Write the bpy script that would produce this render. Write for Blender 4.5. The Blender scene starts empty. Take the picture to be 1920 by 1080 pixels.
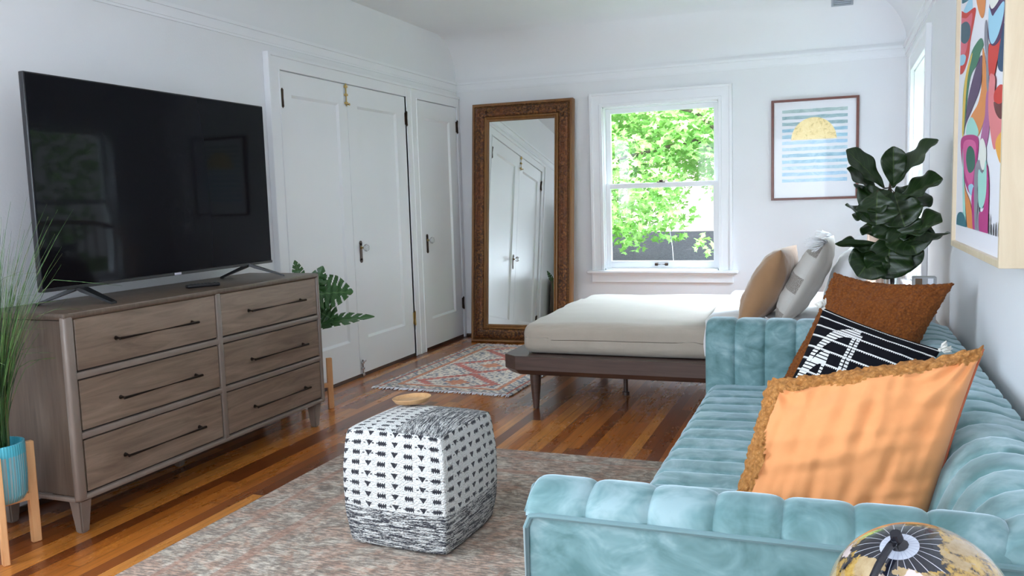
import bpy, bmesh, math, random
from math import sin, cos, pi, radians, sqrt
from mathutils import Vector, Matrix, noise

C = bpy.context.scene.collection
scene = bpy.context.scene

# ------------------------------------------------------------------ camera
def make_camera():
    yaw, pitch, roll, f_px = 0.36721, 0.104456, -0.030848, 1585.2
    fwd = Vector((-sin(yaw)*cos(pitch), cos(yaw)*cos(pitch), -sin(pitch)))
    r = Vector((cos(yaw), sin(yaw), 0)); u = r.cross(fwd)
    r2 = cos(roll)*r + sin(roll)*u; u2 = -sin(roll)*r + cos(roll)*u
    cd = bpy.data.cameras.new('camera'); cd.sensor_width = 36; cd.sensor_fit = 'HORIZONTAL'
    cd.lens = 36*f_px/1920; cd.clip_start = .05; cd.clip_end = 200
    cam = bpy.data.objects.new('camera', cd); C.objects.link(cam)
    m = Matrix.Identity(4)
    for i in range(3):
        m[i][0] = r2[i]; m[i][1] = u2[i]; m[i][2] = -fwd[i]
    m[0][3], m[1][3], m[2][3] = 0, 0, 1.22
    cam.matrix_world = m
    scene.camera = cam
make_camera()

# room measures (metres)
LX, RX, BY, FY = -3.145, .474, 6.95, -2.2      # left, right, back and front walls
CZ, RAIL = 2.62, 2.24                          # ceiling, picture rail

# ------------------------------------------------------------------ light
scene.view_settings.view_transform = 'Standard'
scene.view_settings.look = 'None'
scene.view_settings.gamma = 1
scene.view_settings.use_curve_mapping = False
scene.view_settings.exposure = 1.03
scene.cycles.use_denoising = True
scene.cycles.max_bounces = 10
scene.cycles.diffuse_bounces = 6
scene.cycles.glossy_bounces = 5
scene.cycles.transmission_bounces = 6
scene.cycles.transparent_max_bounces = 12
scene.cycles.sample_clamp_indirect = 6
scene.cycles.caustics_reflective = False
scene.cycles.caustics_refractive = False

def make_world():
    w = bpy.data.worlds.new('sky'); scene.world = w; w.use_nodes = True
    nt = w.node_tree; nt.nodes.clear()
    o = nt.nodes.new('ShaderNodeOutputWorld'); b = nt.nodes.new('ShaderNodeBackground')
    b.inputs[0].default_value = (.80, .90, 1.0, 1); b.inputs[1].default_value = 1.5
    nt.links.new(b.outputs[0], o.inputs[0])
make_world()

def area(name, loc, rot, sx, sy, power, color=(1, 1, 1), portal=False):
    l = bpy.data.lights.new(name, 'AREA'); l.shape = 'RECTANGLE'; l.size = sx; l.size_y = sy
    l.energy = power; l.color = color
    if portal: l.cycles.is_portal = True
    o = bpy.data.objects.new(name, l); C.objects.link(o); o.location = loc; o.rotation_euler = rot
    return o
def sun(name, rot, strength, color):
    l = bpy.data.lights.new(name, 'SUN'); l.energy = strength; l.angle = radians(3); l.color = color
    o = bpy.data.objects.new(name, l); C.objects.link(o); o.rotation_euler = rot
    return o
# sun high behind the house front: lights the garden, does not reach into the room
sun('sun_light', (radians(38), 0, radians(8)), 4.0, (1, .96, .88))
# daylight in the window openings behind and beside the camera
area('front_window_daylight', (-1.3, FY-.02, 1.45), (radians(90), 0, 0), 2.3, 1.45, 40, (.74, .86, 1))
area('left_window_daylight', (LX-.1, .75, 1.45), (0, radians(-90), 0), 1.45, 1.5, 60, (.72, .85, 1))
area('right_window_daylight', (RX+.1, -.9, 1.45), (0, radians(90), 0), 1.45, 1.2, 13, (.72, .85, 1))
# added area lamps high outside the two windows, out of view, boosting the skylight
area('back_sky_fill', (-1.35, 9.2, 4.2), (radians(-38), 0, 0), 3.0, 2.0, 600, (.64, .80, 1))
area('side_sky_fill', (2.6, 5.7, 4.0), (0, radians(38), 0), 2.0, 3.0, 1500, (.66, .81, 1))
area('window_1_portal', (-1.35, BY+.13, 1.3), (radians(-90), 0, 0), .84, 1.3, 1, portal=True)
area('window_2_portal', (RX+.13, 5.73, 1.3), (0, radians(90), 0), 1.3, .8, 1, portal=True)

# ------------------------------------------------------------------ node helpers
class G:
    """small helper that writes shader nodes"""
    def __init__(s, name):
        s.m = bpy.data.materials.new(name); s.m.use_nodes = True
        s.nt = s.m.node_tree; s.n = s.nt.nodes; s.l = s.nt.links
        s.b = s.n['Principled BSDF']; s.out = s.n['Material Output']
        s._tc = None
    def put(s, sock, v):
        if v is None: return
        if hasattr(v, 'links') and hasattr(v, 'node'): s.l.new(v, sock)
        elif isinstance(v, (tuple, list)) and sock.type == 'RGBA' and len(v) == 3: sock.default_value = (*v, 1)
        else: sock.default_value = v
    def node(s, t, ins=None, **p):
        n = s.n.new('ShaderNode'+t)
        for k, v in p.items(): setattr(n, k, v)
        for k, v in (ins or {}).items(): s.put(n.inputs[k], v)
        return n
    def co(s, kind='Object'):
        if s._tc is None: s._tc = s.n.new('ShaderNodeTexCoord')
        return s._tc.outputs[kind]
    def math(s, op, a, b=None, c=None, clamp=False):
        n = s.node('Math', operation=op); n.use_clamp = clamp
        s.put(n.inputs[0], a); s.put(n.inputs[1], b) if b is not None else None
        if c is not None: s.put(n.inputs[2], c)
        return n.outputs[0]
    def sep(s, v):
        n = s.node('SeparateXYZ', {0: v}); return n.outputs[0], n.outputs[1], n.outputs[2]
    def comb(s, x=0., y=0., z=0.): return s.node('CombineXYZ', {0: x, 1: y, 2: z}).outputs[0]
    def map(s, v, scale=(1, 1, 1), loc=(0, 0, 0), rot=(0, 0, 0)):
        return s.node('Mapping', {0: v, 'Scale': scale, 'Location': loc, 'Rotation': rot}).outputs[0]
    def noise(s, v, scale=5., detail=4., rough=.55, dist=0.):
        return s.node('TexNoise', {'Vector': v, 'Scale': scale, 'Detail': detail, 'Roughness': rough, 'Distortion': dist}).outputs[0]
    def voro(s, v, scale=5., feature='F1', out=0, rnd=1.):
        return s.node('TexVoronoi', {'Vector': v, 'Scale': scale, 'Randomness': rnd}, feature=feature).outputs[out]
    def wn(s, v, dim='3D'):
        return s.node('TexWhiteNoise', {'Vector': v}, noise_dimensions=dim).outputs[0]
    def ramp(s, f, stops, interp='LINEAR'):
        n = s.node('ValToRGB'); r = n.color_ramp; r.interpolation = interp
        while len(r.elements) < len(stops): r.elements.new(.5)
        for e, (p, c) in zip(r.elements, stops):
            e.position = p; e.color = (*c, 1) if len(c) == 3 else c
        s.put(n.inputs[0], f); return n.outputs[0]
    def mix(s, f, a, b, mode='MIX'):
        n = s.n.new('ShaderNodeMix'); n.data_type = 'RGBA'; n.blend_type = mode
        s.put(n.inputs[0], f); s.put(n.inputs[6], a); s.put(n.inputs[7], b); return n.outputs[2]
    def gt(s, a, b): return s.math('GREATER_THAN', a, b)
    def lt(s, a, b): return s.math('LESS_THAN', a, b)
    def mul(s, a, b): return s.math('MULTIPLY', a, b)
    def add(s, a, b): return s.math('ADD', a, b)
    def sub(s, a, b): return s.math('SUBTRACT', a, b)
    def bump(s, h, strength=.3, dist=.01):
        s.put(s.b.inputs['Normal'], s.node('Bump', {'Height': h, 'Strength': strength, 'Distance': dist}).outputs[0])
    def set(s, **k):
        names = dict(color='Base Color', rough='Roughness', metal='Metallic', coat='Coat Weight', coat_rough='Coat Roughness',
                     sheen='Sheen Weight', sheen_rough='Sheen Roughness', sheen_tint='Sheen Tint', trans='Transmission Weight', ior='IOR', alpha='Alpha', spec='Specular IOR Level',
                     sss='Subsurface Weight', emit='Emission Color', emit_s='Emission Strength')
        for a, v in k.items(): s.put(s.b.inputs[names[a]], v)
        return s
M = {}
def plain(name, color, rough=.5, metal=0., **k):
    g = G(name); g.set(color=color, rough=rough, metal=metal, **k); M[name] = g.m; return g.m

# ------------------------------------------------------------------ mesh helpers
def finish(bm, name, mats, parent=None, smooth=40, recalc=True):
    if recalc: bmesh.ops.recalc_face_normals(bm, faces=bm.faces)
    me = bpy.data.meshes.new(name); bm.to_mesh(me); bm.free()
    if not isinstance(mats, (list, tuple)): mats = [mats]
    for m in mats: me.materials.append(M[m] if isinstance(m, str) else m)
    if smooth:
        me.polygons.foreach_set('use_smooth', [True]*len(me.polygons))
        if smooth < 180: me.set_sharp_from_angle(angle=radians(smooth))
    o = bpy.data.objects.new(name, me); C.objects.link(o)
    if parent is not None: o.parent = parent
    return o
def tag(o, label, cat, group=None, kind=None):
    if label: o['label'] = label
    if cat: o['category'] = cat
    if group: o['group'] = group
    if kind: o['kind'] = kind
    return o
def struct(o): o['kind'] = 'structure'; return o
def thing(name, label, cat, loc=(0, 0, 0), rz=0., group=None):
    o = bpy.data.objects.new(name, None); C.objects.link(o); o.empty_display_size = .05
    o.location = loc; o.rotation_euler = (0, 0, rz)
    return tag(o, label, cat, group)
def B(): return bmesh.new()
def box(bm, a, b, bev=0., seg=2, mat=0, M4=None):
    """axis-aligned box from corner a to corner b"""
    cx = [(a[i]+b[i])/2 for i in range(3)]; s = [abs(b[i]-a[i]) for i in range(3)]
    t = Matrix.Translation(cx) @ Matrix.Diagonal((*s, 1))
    if M4 is not None: t = M4 @ t
    r = bmesh.ops.create_cube(bm, size=1, matrix=t)
    fs = {f for v in r['verts'] for f in v.link_faces}
    for f in fs: f.material_index = mat
    if bev > 0:
        es = {e for v in r['verts'] for e in v.link_edges}
        q = bmesh.ops.bevel(bm, geom=list(es), offset=bev, segments=seg, profile=.5, affect='EDGES', clamp_overlap=True)
        for f in q['faces']: f.material_index = mat
def ring(bm, c, x, y, r, n, ry=None):
    ry = r if ry is None else ry
    return [bm.verts.new(c + x*(r*cos(2*pi*i/n)) + y*(ry*sin(2*pi*i/n))) for i in range(n)]
def bridge(bm, a, b, mat=0):
    n = len(a)
    for i in range(n):
        f = bm.faces.new((a[i], a[(i+1) % n], b[(i+1) % n], b[i])); f.material_index = mat
def frame_of(d):
    d = d.normalized(); up = Vector((0, 0, 1)) if abs(d.z) < .95 else Vector((1, 0, 0))
    x = d.cross(up).normalized(); return x, x.cross(d).normalized()
def tube(bm, pts, r, n=10, caps=True, mat=0, closed=False):
    """round tube along points, r a number or one per point"""
    pts = [Vector(p) for p in pts]; rs = r if isinstance(r, (list, tuple)) else [r]*len(pts)
    rings = []; px = None
    for i, p in enumerate(pts):
        if closed: d = pts[(i+1) % len(pts)] - pts[i-1]
        else: d = pts[min(i+1, len(pts)-1)] - pts[max(i-1, 0)]
        d.normalize()
        if px is None: x, y = frame_of(d)
        else:
            x = (px - d*px.dot(d)).normalized(); y = d.cross(x)
        px = x; rings.append(ring(bm, p, x, y, rs[i], n))
    for a, b in zip(rings, rings[1:]): bridge(bm, a, b, mat)
    if closed: bridge(bm, rings[-1], rings[0], mat)
    elif caps:
        for q in (rings[0][::-1], rings[-1]):
            f = bm.faces.new(q); f.material_index = mat
def lathe(bm, prof, n=32, c=(0, 0, 0), mat=0, cap=True):
    """profile of (radius, z) turned about z at c"""
    c = Vector(c); X, Y = Vector((1, 0, 0)), Vector((0, 1, 0)); rings = []
    for r, z in prof: rings.append(ring(bm, c + Vector((0, 0, z)), X, Y, max(r, .0004), n))
    for a, b in zip(rings, rings[1:]): bridge(bm, a, b, mat)
    if cap:
        for q in (rings[0][::-1], rings[-1]):
            f = bm.faces.new(q); f.material_index = mat
def prism(bm, pts, ext, mat=0):
    """polygon (3D points) pushed along ext"""
    ext = Vector(ext); a = [bm.verts.new(p) for p in pts]; b = [bm.verts.new(Vector(p)+ext) for p in pts]
    n = len(a)
    fs = [bm.faces.new(a), bm.faces.new(b[::-1])] + [bm.faces.new((a[i], b[i], b[(i+1) % n], a[(i+1) % n])) for i in range(n)]
    for f in fs: f.material_index = mat
    return fs
def grid(bm, nu, nv, fn, mat=0, closed_u=False, uv=None):
    vs = [[bm.verts.new(fn(i/nu, j/nv)) for j in range(nv+1)] for i in range(nu if closed_u else nu+1)]
    fs = []
    for i in range(nu):
        a, b = vs[i], vs[(i+1) % len(vs)]
        for j in range(nv):
            f = bm.faces.new((a[j], b[j], b[j+1], a[j+1])); f.material_index = mat; fs.append((f, i, j))
    if uv is not None:
        L = bm.loops.layers.uv.verify()
        for f, i, j in fs:
            for lp, (a, b) in zip(f.loops, ((i, j), (i+1, j), (i+1, j+1), (i, j+1))): lp[L].uv = uv(a/nu, b/nv)
    return vs
def smooth_poly(pts, n=6):
    """closed Catmull-Rom outline through 2D points"""
    out = []; k = len(pts)
    for i in range(k):
        p0, p1, p2, p3 = (Vector(pts[(i+j) % k]) for j in (-1, 0, 1, 2))
        for s in range(n):
            t = s/n
            out.append(tuple(.5*((2*p1)+(p2-p0)*t+(2*p0-5*p1+4*p2-p3)*t*t+(3*p1-p0-3*p2+p3)*t**3)))
    return out

# ------------------------------------------------------------------ room materials
def wall_paint(name, col, rough=.62, bump=.25):
    g = G(name); c = g.co()
    n = g.noise(c, 90, 3, .6); n2 = g.noise(c, 2.2, 3, .5)
    g.set(color=g.mix(n2, tuple(x*.965 for x in col), tuple(min(1, x*1.02) for x in col)), rough=rough)
    g.bump(g.add(g.mul(n, .5), g.mul(n2, .5)), bump, .004); M[name] = g.m
wall_paint('wall_paint', (.83, .835, .85))
wall_paint('ceiling_paint', (.84, .845, .86), .7)
wall_paint('trim_paint', (.86, .87, .89), .33, .06)
plain('dark_gap', (.03, .022, .018), .8)
def floor_mat():
    g = G('wood_floor'); x, y, z = g.sep(g.co())
    sx = g.math('DIVIDE', x, .058); ix = g.math('FLOOR', sx)
    off = g.mul(g.wn(g.comb(ix, 3.7)), 9.)
    sy = g.math('DIVIDE', g.add(y, off), 1.7); iy = g.math('FLOOR', sy)
    r1 = g.wn(g.comb(ix, iy, 1.)); r2 = g.wn(g.comb(ix, iy, 7.))
    base = g.ramp(r1, [(0, (.13, .030, .006)), (.14, (.20, .047, .008)), (.30, (.36, .098, .013)), (.55, (.50, .150, .020)), (.78, (.58, .195, .030)), (1, (.68, .26, .050))])
    gv = g.comb(g.mul(x, 1.), g.add(g.mul(y, .045), g.mul(r2, 5.)), r1)
    grain = g.noise(gv, 95, 5, .6, .6)
    col = g.mix(g.ramp(grain, [(.35, (.0,)*3), (.7, (1,)*3)]), g.mix(.45, base, (.12, .03, .006)), base)
    # old scuffs and dull patches
    sc = g.noise(g.map(g.co(), (1, .35, 1)), 2.6, 8, .72)
    col = g.mix(g.mul(g.ramp(sc, [(.60, (0,)*3), (.72, (1,)*3)]), .35), col, (.52, .33, .17))
    fx = g.math('FRACT', sx); fy = g.math('FRACT', sy)
    gap = g.add(g.lt(fx, .03), g.lt(fy, .0016))
    col = g.mix(g.math('MINIMUM', gap, 1.), col, (.05, .014, .004))
    g.set(color=col, rough=g.add(.17, g.mul(sc, .22)), coat=.35, coat_rough=.12)
    g.bump(g.sub(g.mul(grain, .25), gap), .35, .0015); M['wood_floor'] = g.m
floor_mat()
g = G('glass'); g.nt.nodes.remove(g.b)
tr = g.node('BsdfTransparent', {0: (1, 1, 1, 1)}); gl = g.node('BsdfGlossy', {'Roughness': .02})
g.l.new(g.node('MixShader', {0: .018, 1: tr.outputs[0], 2: gl.outputs[0]}).outputs[0], g.out.inputs[0]); M['window_glass'] = g.m
plain('brass', (.62, .44, .17), .3, 1.); plain('bronze', (.075, .048, .035), .38, .85); plain('nickel', (.6, .6, .62), .25, 1.)
g = G('knob_glass'); g.set(color=(.93, .95, .97), rough=.03, trans=.85, ior=1.5); M['knob_glass'] = g.m

# ------------------------------------------------------------------ shell
def wall(name, axis, c0, c1, a0, a1, z0, z1, holes, mat='wall_paint'):
    """wall slab with rectangular openings; axis 'x' runs along x, 'y' along y; c0..c1 is its thickness"""
    bm = B(); A = sorted({a0, a1, *[h[0] for h in holes], *[h[1] for h in holes]}); Z = sorted({z0, z1, *[h[2] for h in holes], *[h[3] for h in holes]})
    for i in range(len(A)-1):
        for j in range(len(Z)-1):
            am, zm = (A[i]+A[i+1])/2, (Z[j]+Z[j+1])/2
            if any(h[0] < am < h[1] and h[2] < zm < h[3] for h in holes): continue
            if axis == 'x': box(bm, (A[i], c0, Z[j]), (A[i+1], c1, Z[j+1]))
            else: box(bm, (c0, A[i], Z[j]), (c1, A[i+1], Z[j+1]))
    bmesh.ops.remove_doubles(bm, verts=bm.verts, dist=1e-5)
    inner = [f for f in bm.faces if sum(1 for g_ in bm.faces if g_ is not f and (g_.calc_center_median()-f.calc_center_median()).length < 1e-4)]
    bmesh.ops.delete(bm, geom=inner, context='FACES')
    return struct(finish(bm, name, mat, smooth=0))
W1 = (-1.835, -.862, .60, 1.967)               # window_1 opening on the back wall (x0 x1 z0 z1)
W2 = (5.24, 6.24, .60, 1.99)                   # window_2 opening on the right wall (y0 y1 z0 z1)
WL, WR, WF = (0., 1.5, .72, 2.17), (-1.5, -.3, .72, 2.17), (-2.45, -.15, .72, 2.17)
wall('wall_back', 'x', BY, BY+.16, LX-.16, RX+.16, -.05, 2.75, [W1])
wall('wall_left', 'y', LX-.16, LX, FY, BY, -.05, 2.75, [WL])
wall('wall_right', 'y', RX, RX+.16, FY, BY, -.05, 2.75, [W2, WR])
wall('wall_front', 'x', FY-.16, FY, LX-.16, RX+.16, -.05, 2.75, [WF])
bm = B(); box(bm, (LX-.1, FY-.1, -.05), (RX+.1, BY+.1, 0)); struct(finish(bm, 'floor', 'wood_floor', smooth=0))
bm = B(); R_ = .36; rows = []
for k in range(15):
    a = (pi/2)*k/14; d = R_*(1-cos(a)) - (0.002 if k == 0 else 0); z = CZ - R_ + R_*sin(a)
    rows.append([bm.verts.new(p) for p in ((LX-.01, FY+d, z), (RX-d, FY+d, z), (RX-d, BY-d, z), (LX-.01, BY-d, z))])
for a, b in zip(rows, rows[1:]): bridge(bm, a, b)
bm.faces.new(rows[-1])
top = [bm.verts.new(p) for p in ((LX-.15, FY-.15, CZ+.1), (RX+.15, FY-.15, CZ+.1), (RX+.15, BY+.15, CZ+.1), (LX-.15, BY+.15, CZ+.1))]
bm.faces.new(top)
ceil = struct(finish(bm, 'ceiling', 'ceiling_paint', smooth=30, recalc=False))
# unseen roof slab, its front overhang added to keep sun out of the windows
bm = B(); box(bm, (LX-.6, FY-1.9, 2.76), (RX+.8, BY+.45, 2.9)); struct(finish(bm, 'ceiling', 'trim_paint', smooth=0)).name = 'roof'

# picture rail, all round
def rail(name, a, b, n):
    """profile box a->b along a wall; n points into the room"""
    bm = B(); a, b, n = Vector(a), Vector(b), Vector(n)
    for z0, z1, d in ((2.172, 2.185, .008), (2.185, 2.232, .013), (2.232, 2.25, .026)):
        p = [a+Vector((0, 0, z0)), b+Vector((0, 0, z0)), b+n*d+Vector((0, 0, z0)), a+n*d+Vector((0, 0, z0))]
        prism(bm, p, (0, 0, z1-z0))
    return struct(finish(bm, name, 'trim_paint', smooth=0))
rail('trim_1', (LX, FY, 0), (LX, BY, 0), (1, 0, 0)); rail('trim_2', (LX, BY, 0), (RX, BY, 0), (0, -1, 0))
rail('trim_3', (RX, FY, 0), (RX, BY, 0), (-1, 0, 0))
# baseboards with a dark wooden shoe
def base(name, lo, hi, slo, shi):
    bm = B(); box(bm, lo, hi, .004, 1); o = struct(finish(bm, name, 'trim_paint', smooth=30))
    bm = B(); box(bm, slo, shi, .004, 1); finish(bm, 'shoe', 'dark_wood', o, 30)
def wood(name, c0, c1, rough=.45, axis=(1, 1, .06), scale=40, coat=0., streak=.5, bump=.25):
    g = G(name); v = g.map(g.co(), axis)
    big = g.noise(g.map(g.co(), tuple(max(a, .12) for a in axis)), scale*.12, 3, .5, .8)
    n = g.noise(v, scale, 5, .62, 1.2)
    f = g.add(g.mul(n, streak), g.mul(big, 1-streak))
    g.set(color=g.ramp(f, [(.3, c0), (.68, c1)]), rough=rough, coat=coat, coat_rough=.15)
    g.bump(n, bump, .001); M[name] = g.m
wood('dark_wood', (.030, .013, .008), (.085, .040, .026), .38, (.06, 1, 1), 45)
base('baseboard_back', (LX, BY-.015, .012), (RX, BY, .15), (LX, BY-.03, 0), (RX, BY, .024))
base('baseboard_left', (LX, FY, .012), (LX+.015, 4.2, .15), (LX, FY, 0), (LX+.03, 4.2, .024))
base('baseboard_right', (RX-.015, FY, .012), (RX, BY-.03, .15), (RX-.03, FY, 0), (RX, BY-.03, .024))

# ------------------------------------------------------------------ windows
def window(n, P, a0, a1, z0, z1, detail, cas=.082):
    """P(a, d, z): point at a along the wall, d out of the room (negative into it)"""
    def bx(bm, x0, x1, d0, d1, q0, q1, bev=.003):
        a, b = P(x0, d0, q0), P(x1, d1, q1)
        box(bm, [min(a[i], b[i]) for i in range(3)], [max(a[i], b[i]) for i in range(3)], bev, 1)
    bm = B()                                   # casing
    bx(bm, a0-cas, a0+.004, -.020, 0, z0, z1+.095); bx(bm, a1-.004, a1+cas, -.020, 0, z0, z1+.095); bx(bm, a0-.003, a1+.003, -.0195, 0, z1-.004, z1+.0945)
    bx(bm, a0-cas-.012, a0-cas+.012, -.030, 0, z0, z1+.105); bx(bm, a1+cas-.012, a1+cas+.012, -.030, 0, z0, z1+.105); bx(bm, a0-cas+.01, a1+cas-.01, -.029, 0, z1+.082, z1+.105)
    bx(bm, a0-.012, a0+.014, -.026, 0, z0, z1+.014); bx(bm, a1-.014, a1+.012, -.026, 0, z0, z1+.014); bx(bm, a0+.01, a1-.01, -.0255, 0, z1-.012, z1+.014)
    w = struct(finish(bm, 'window_%d' % n, 'trim_paint', smooth=30))
    bm = B()                                   # jambs
    bx(bm, a0, a0+.022, 0, .15, z0, z1, 0); bx(bm, a1-.022, a1, 0, .15, z0, z1, 0); bx(bm, a0, a1, 0, .15, z1-.022, z1, 0); bx(bm, a0, a1, .0, .19, z0-.02, z0+.012, 0)
    finish(bm, 'jamb', 'trim_paint', w, 0)
    bm = B(); bx(bm, a0-cas-.055, a1+cas+.055, -.055, .012, z0-.026, z0, .006); finish(bm, 'stool', 'trim_paint', w, 30)
    bm = B(); bx(bm, a0-cas-.018, a1+cas+.018, -.02, 0, z0-.102, z0-.026); bx(bm, a0-cas-.012, a1+cas+.012, -.026, 0, z0-.044, z0-.026); finish(bm, 'apron', 'trim_paint', w, 30)
    zm = z0 + (z1-z0)*.512; i0, i1 = a0+.022, a1-.022
    for nm, d0, q0, q1, top, bot in (('sash', .035, z0+.012, zm+.022, .042, .062), ('sash', .078, zm-.018, z1-.022, .040, .040)):
        s = .040 if nm == 'sash' else .04; d1 = d0+.036
        bm = B(); bx(bm, i0, i0+s, d0, d1, q0, q1); bx(bm, i1-s, i1, d0, d1, q0, q1)
        bx(bm, i0+s-.004, i1-s+.004, d0+.001, d1-.001, q1-top, q1); bx(bm, i0+s-.004, i1-s+.004, d0+.001, d1-.001, q0, q0+bot)
        o = finish(bm, 'sash', 'trim_paint', w, 30)
        bm = B(); bx(bm, i0+s-.006, i1-s+.006, d0+.016, d0+.020, q0+bot-.006, q1-top+.006, 0); finish(bm, 'pane', 'window_glass', o, 0)
        if detail and d0 < .05:
            m = (i0+i1)/2; bm = B()
            tube(bm, [P(m-.035, d0-.012, z0+.045), P(m+.035, d0-.012, z0+.045)], .0045, 8)
            for sg in (-1, 1): bx(bm, m+sg*.042-.013, m+sg*.042+.013, d0-.018, d0+.002, z0+.035, z0+.057, .003)
            finish(bm, 'sash_lift', 'bronze', o)
            bm = B(); bx(bm, m-.035, m+.035, d0+.002, d0+.03, zm+.022, zm+.030); bx(bm, m-.014, m+.014, d0+.002, d0+.034, zm+.03, zm+.043)
            tube(bm, [P(m-.005, d0+.01, zm+.038), P(m+.05, d0+.03, zm+.036)], .004, 6)
            finish(bm, 'sash_lock', 'bronze', o)
    return w
w1 = window(1, lambda a, d, z: (a, BY+d, z), *W1[:2], *W1[2:], True)
window(2, lambda a, d, z: (RX+d, a, z), W2[0]+.01, W2[1], *W2[2:], False)
window(3, lambda a, d, z: (LX-d, a, z), *WL, False); window(4, lambda a, d, z: (RX+d, a, z), *WR, False)
window(5, lambda a, d, z: (a, FY-d, z), *WF, False)
bm = B(); tube(bm, [(-1.33, BY+.30, .93), (-1.30, BY+.27, .78), (-1.285, BY+.25, .60)], .003, 6)
finish(bm, 'cord', plain('cord', (.8, .8, .8), .6), w1)

# ------------------------------------------------------------------ doors on the left wall
def door(n, y0, y1, panel, hinges, hside):
    z0, z1 = .026, 2.030; x = LX
    bm = B(); f = .020; py0, py1, pz0, pz1 = panel
    box(bm, (x, y0, z0), (x+f, py0, z1)); box(bm, (x, py1, z0), (x+f, y1, z1)); box(bm, (x, py0, z0), (x+f, py1, pz0)); box(bm, (x, py0, pz1), (x+f, py1, z1))
    # bevelled recess and sunk panel
    o_ = [(py0, pz0), (py1, pz0), (py1, pz1), (py0, pz1)]; i_ = [(py0+.016, pz0+.016), (py1-.016, pz0+.016), (py1-.016, pz1-.016), (py0+.016, pz1-.016)]
    a = [bm.verts.new((x+f, *p)) for p in o_]; b = [bm.verts.new((x+.006, *p)) for p in i_]
    bridge(bm, a, b); bm.faces.new(b)
    d = struct(finish(bm, 'door_%d' % n, 'trim_paint', smooth=0))
    for hy, hz, m in hinges:
        bm = B(); tube(bm, [(x+f+.012, hy, hz-.052), (x+f+.012, hy, hz+.052)], .0085, 10)
        for s in (-1, 1): tube(bm, [(x+f+.012, hy, hz+s*.052), (x+f+.012, hy, hz+s*.060)], [.006, .003], 8)
        box(bm, (x+f, hy-.013, hz-.046), (x+f+.008, hy+.013, hz+.046), .001, 1)
        finish(bm, 'hinge', m, d)
    return d
def knob(d, y, z):
    x = LX+.020
    bm = B(); box(bm, (x, y-.016, z-.062), (x+.005, y+.016, z+.062), .002, 1)
    for s in (-1, 1): tube(bm, [(x, y, z+s*.062), (x+.005, y, z+s*.062)], .016, 14)
    o = finish(bm, 'escutcheon', 'bronze', d)
    bm = B(); tube(bm, [(x+.005, y, z+.028), (x+.030, y, z+.028)], [.012, .008], 12); finish(bm, 'knob_stem', 'brass', o)
    bm = B(); N_ = 12
    prof = [(.008, .026), (.017, .030), (.026, .040), (.027, .050), (.021, .060), (.010, .063)]
    rings = [[bm.verts.new((x+t, y+r*cos(2*pi*i/N_), z+.028+r*sin(2*pi*i/N_))) for i in range(N_)] for r, t in prof]
    for a, b in zip(rings, rings[1:]): bridge(bm, a, b)
    bm.faces.new(rings[0]); bm.faces.new(rings[-1]); finish(bm, 'knob', 'knob_glass', o, 0)
def surface_bolt(d, y, z0, z1, m, knobz):
    x = LX+.020; bm = B()
    tube(bm, [(x+.010, y, z0), (x+.010, y, z1)], .0055, 8)
    for z in (z0+.02, (z0+z1)/2, z1-.02): box(bm, (x, y-.013, z-.008), (x+.018, y+.013, z+.008), .002, 1)
    tube(bm, [(x+.012, y, knobz), (x+.034, y, knobz)], [.004, .009], 10)
    finish(bm, 'bolt', m, d)
d1 = door(1, 4.352, 5.092, (4.458, 4.988, .268, 1.897), [(4.350, 1.868, 'bronze'), (4.350, .32, 'bronze')], 0)
d2 = door(2, 5.096, 5.93, (5.225, 5.785, .268, 1.897), [(5.934, 1.866, 'bronze'), (5.934, .305, 'brass')], 1)
d3 = door(3, 6.135, 6.873, (6.262, 6.738, .254, 1.897), [(6.878, 1.865, 'bronze'), (6.878, .31, 'bronze')], 1)
knob(d2, 5.18, .885); knob(d3, 6.222, .88)
surface_bolt(d1, 5.072, 1.885, 2.035, 'brass', 1.895); surface_bolt(d2, 5.118, -.0, .125, 'nickel', .118)
bm = B(); x0, x1 = LX, LX+.032
for y0, y1, z0, z1, d in ((4.235, 4.338, .0, 2.12, .028), (5.942, 6.122, .0, 2.112, .028), (6.886, 6.935, .0, 2.112, .028), (4.235, 6.935, 2.036, 2.118, .0275),
                          (4.222, 4.25, 0, 2.128, .040), (4.235, 6.935, 2.108, 2.130, .039), (6.020, 6.044, 0, 2.112, .034), (5.942, 5.956, 0, 2.04, .033), (6.108, 6.122, 0, 2.04, .033), (4.326, 4.340, 0, 2.04, .033)):
    box(bm, (LX, y0, z0), (LX+d, y1, z1), .003, 1)
struct(finish(bm, 'trim_4', 'trim_paint', smooth=30))
bm = B(); box(bm, (LX, 4.34, 0), (LX+.016, 5.942, .025)); box(bm, (LX, 6.122, 0), (LX+.016, 6.886, .025)); struct(finish(bm, 'trim_5', 'dark_wood', smooth=0))  # dark wood strip under the doors, also standing in for the gap's shade

# ceiling register
t = thing('ceiling_vent', 'small grey air vent in the curved ceiling above the sun print', 'vent', (.03, BY-.36*(1-cos(radians(66))), 2.26+.36*sin(radians(66))))
t.rotation_euler = (radians(-24), 0, 0)
bm = B(); box(bm, (-.075, -.075, -.014), (.075, .075, .004), .003, 1); finish(bm, 'vent_frame', plain('vent_metal', (.42, .46, .50), .4, .6), t)
for k in range(6):
    bm = B(); box(bm, (-.06, -.06+k*.021, -.019), (.06, -.048+k*.021, -.014)); finish(bm, 'vent_slat', 'vent_metal', t, 0)

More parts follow.
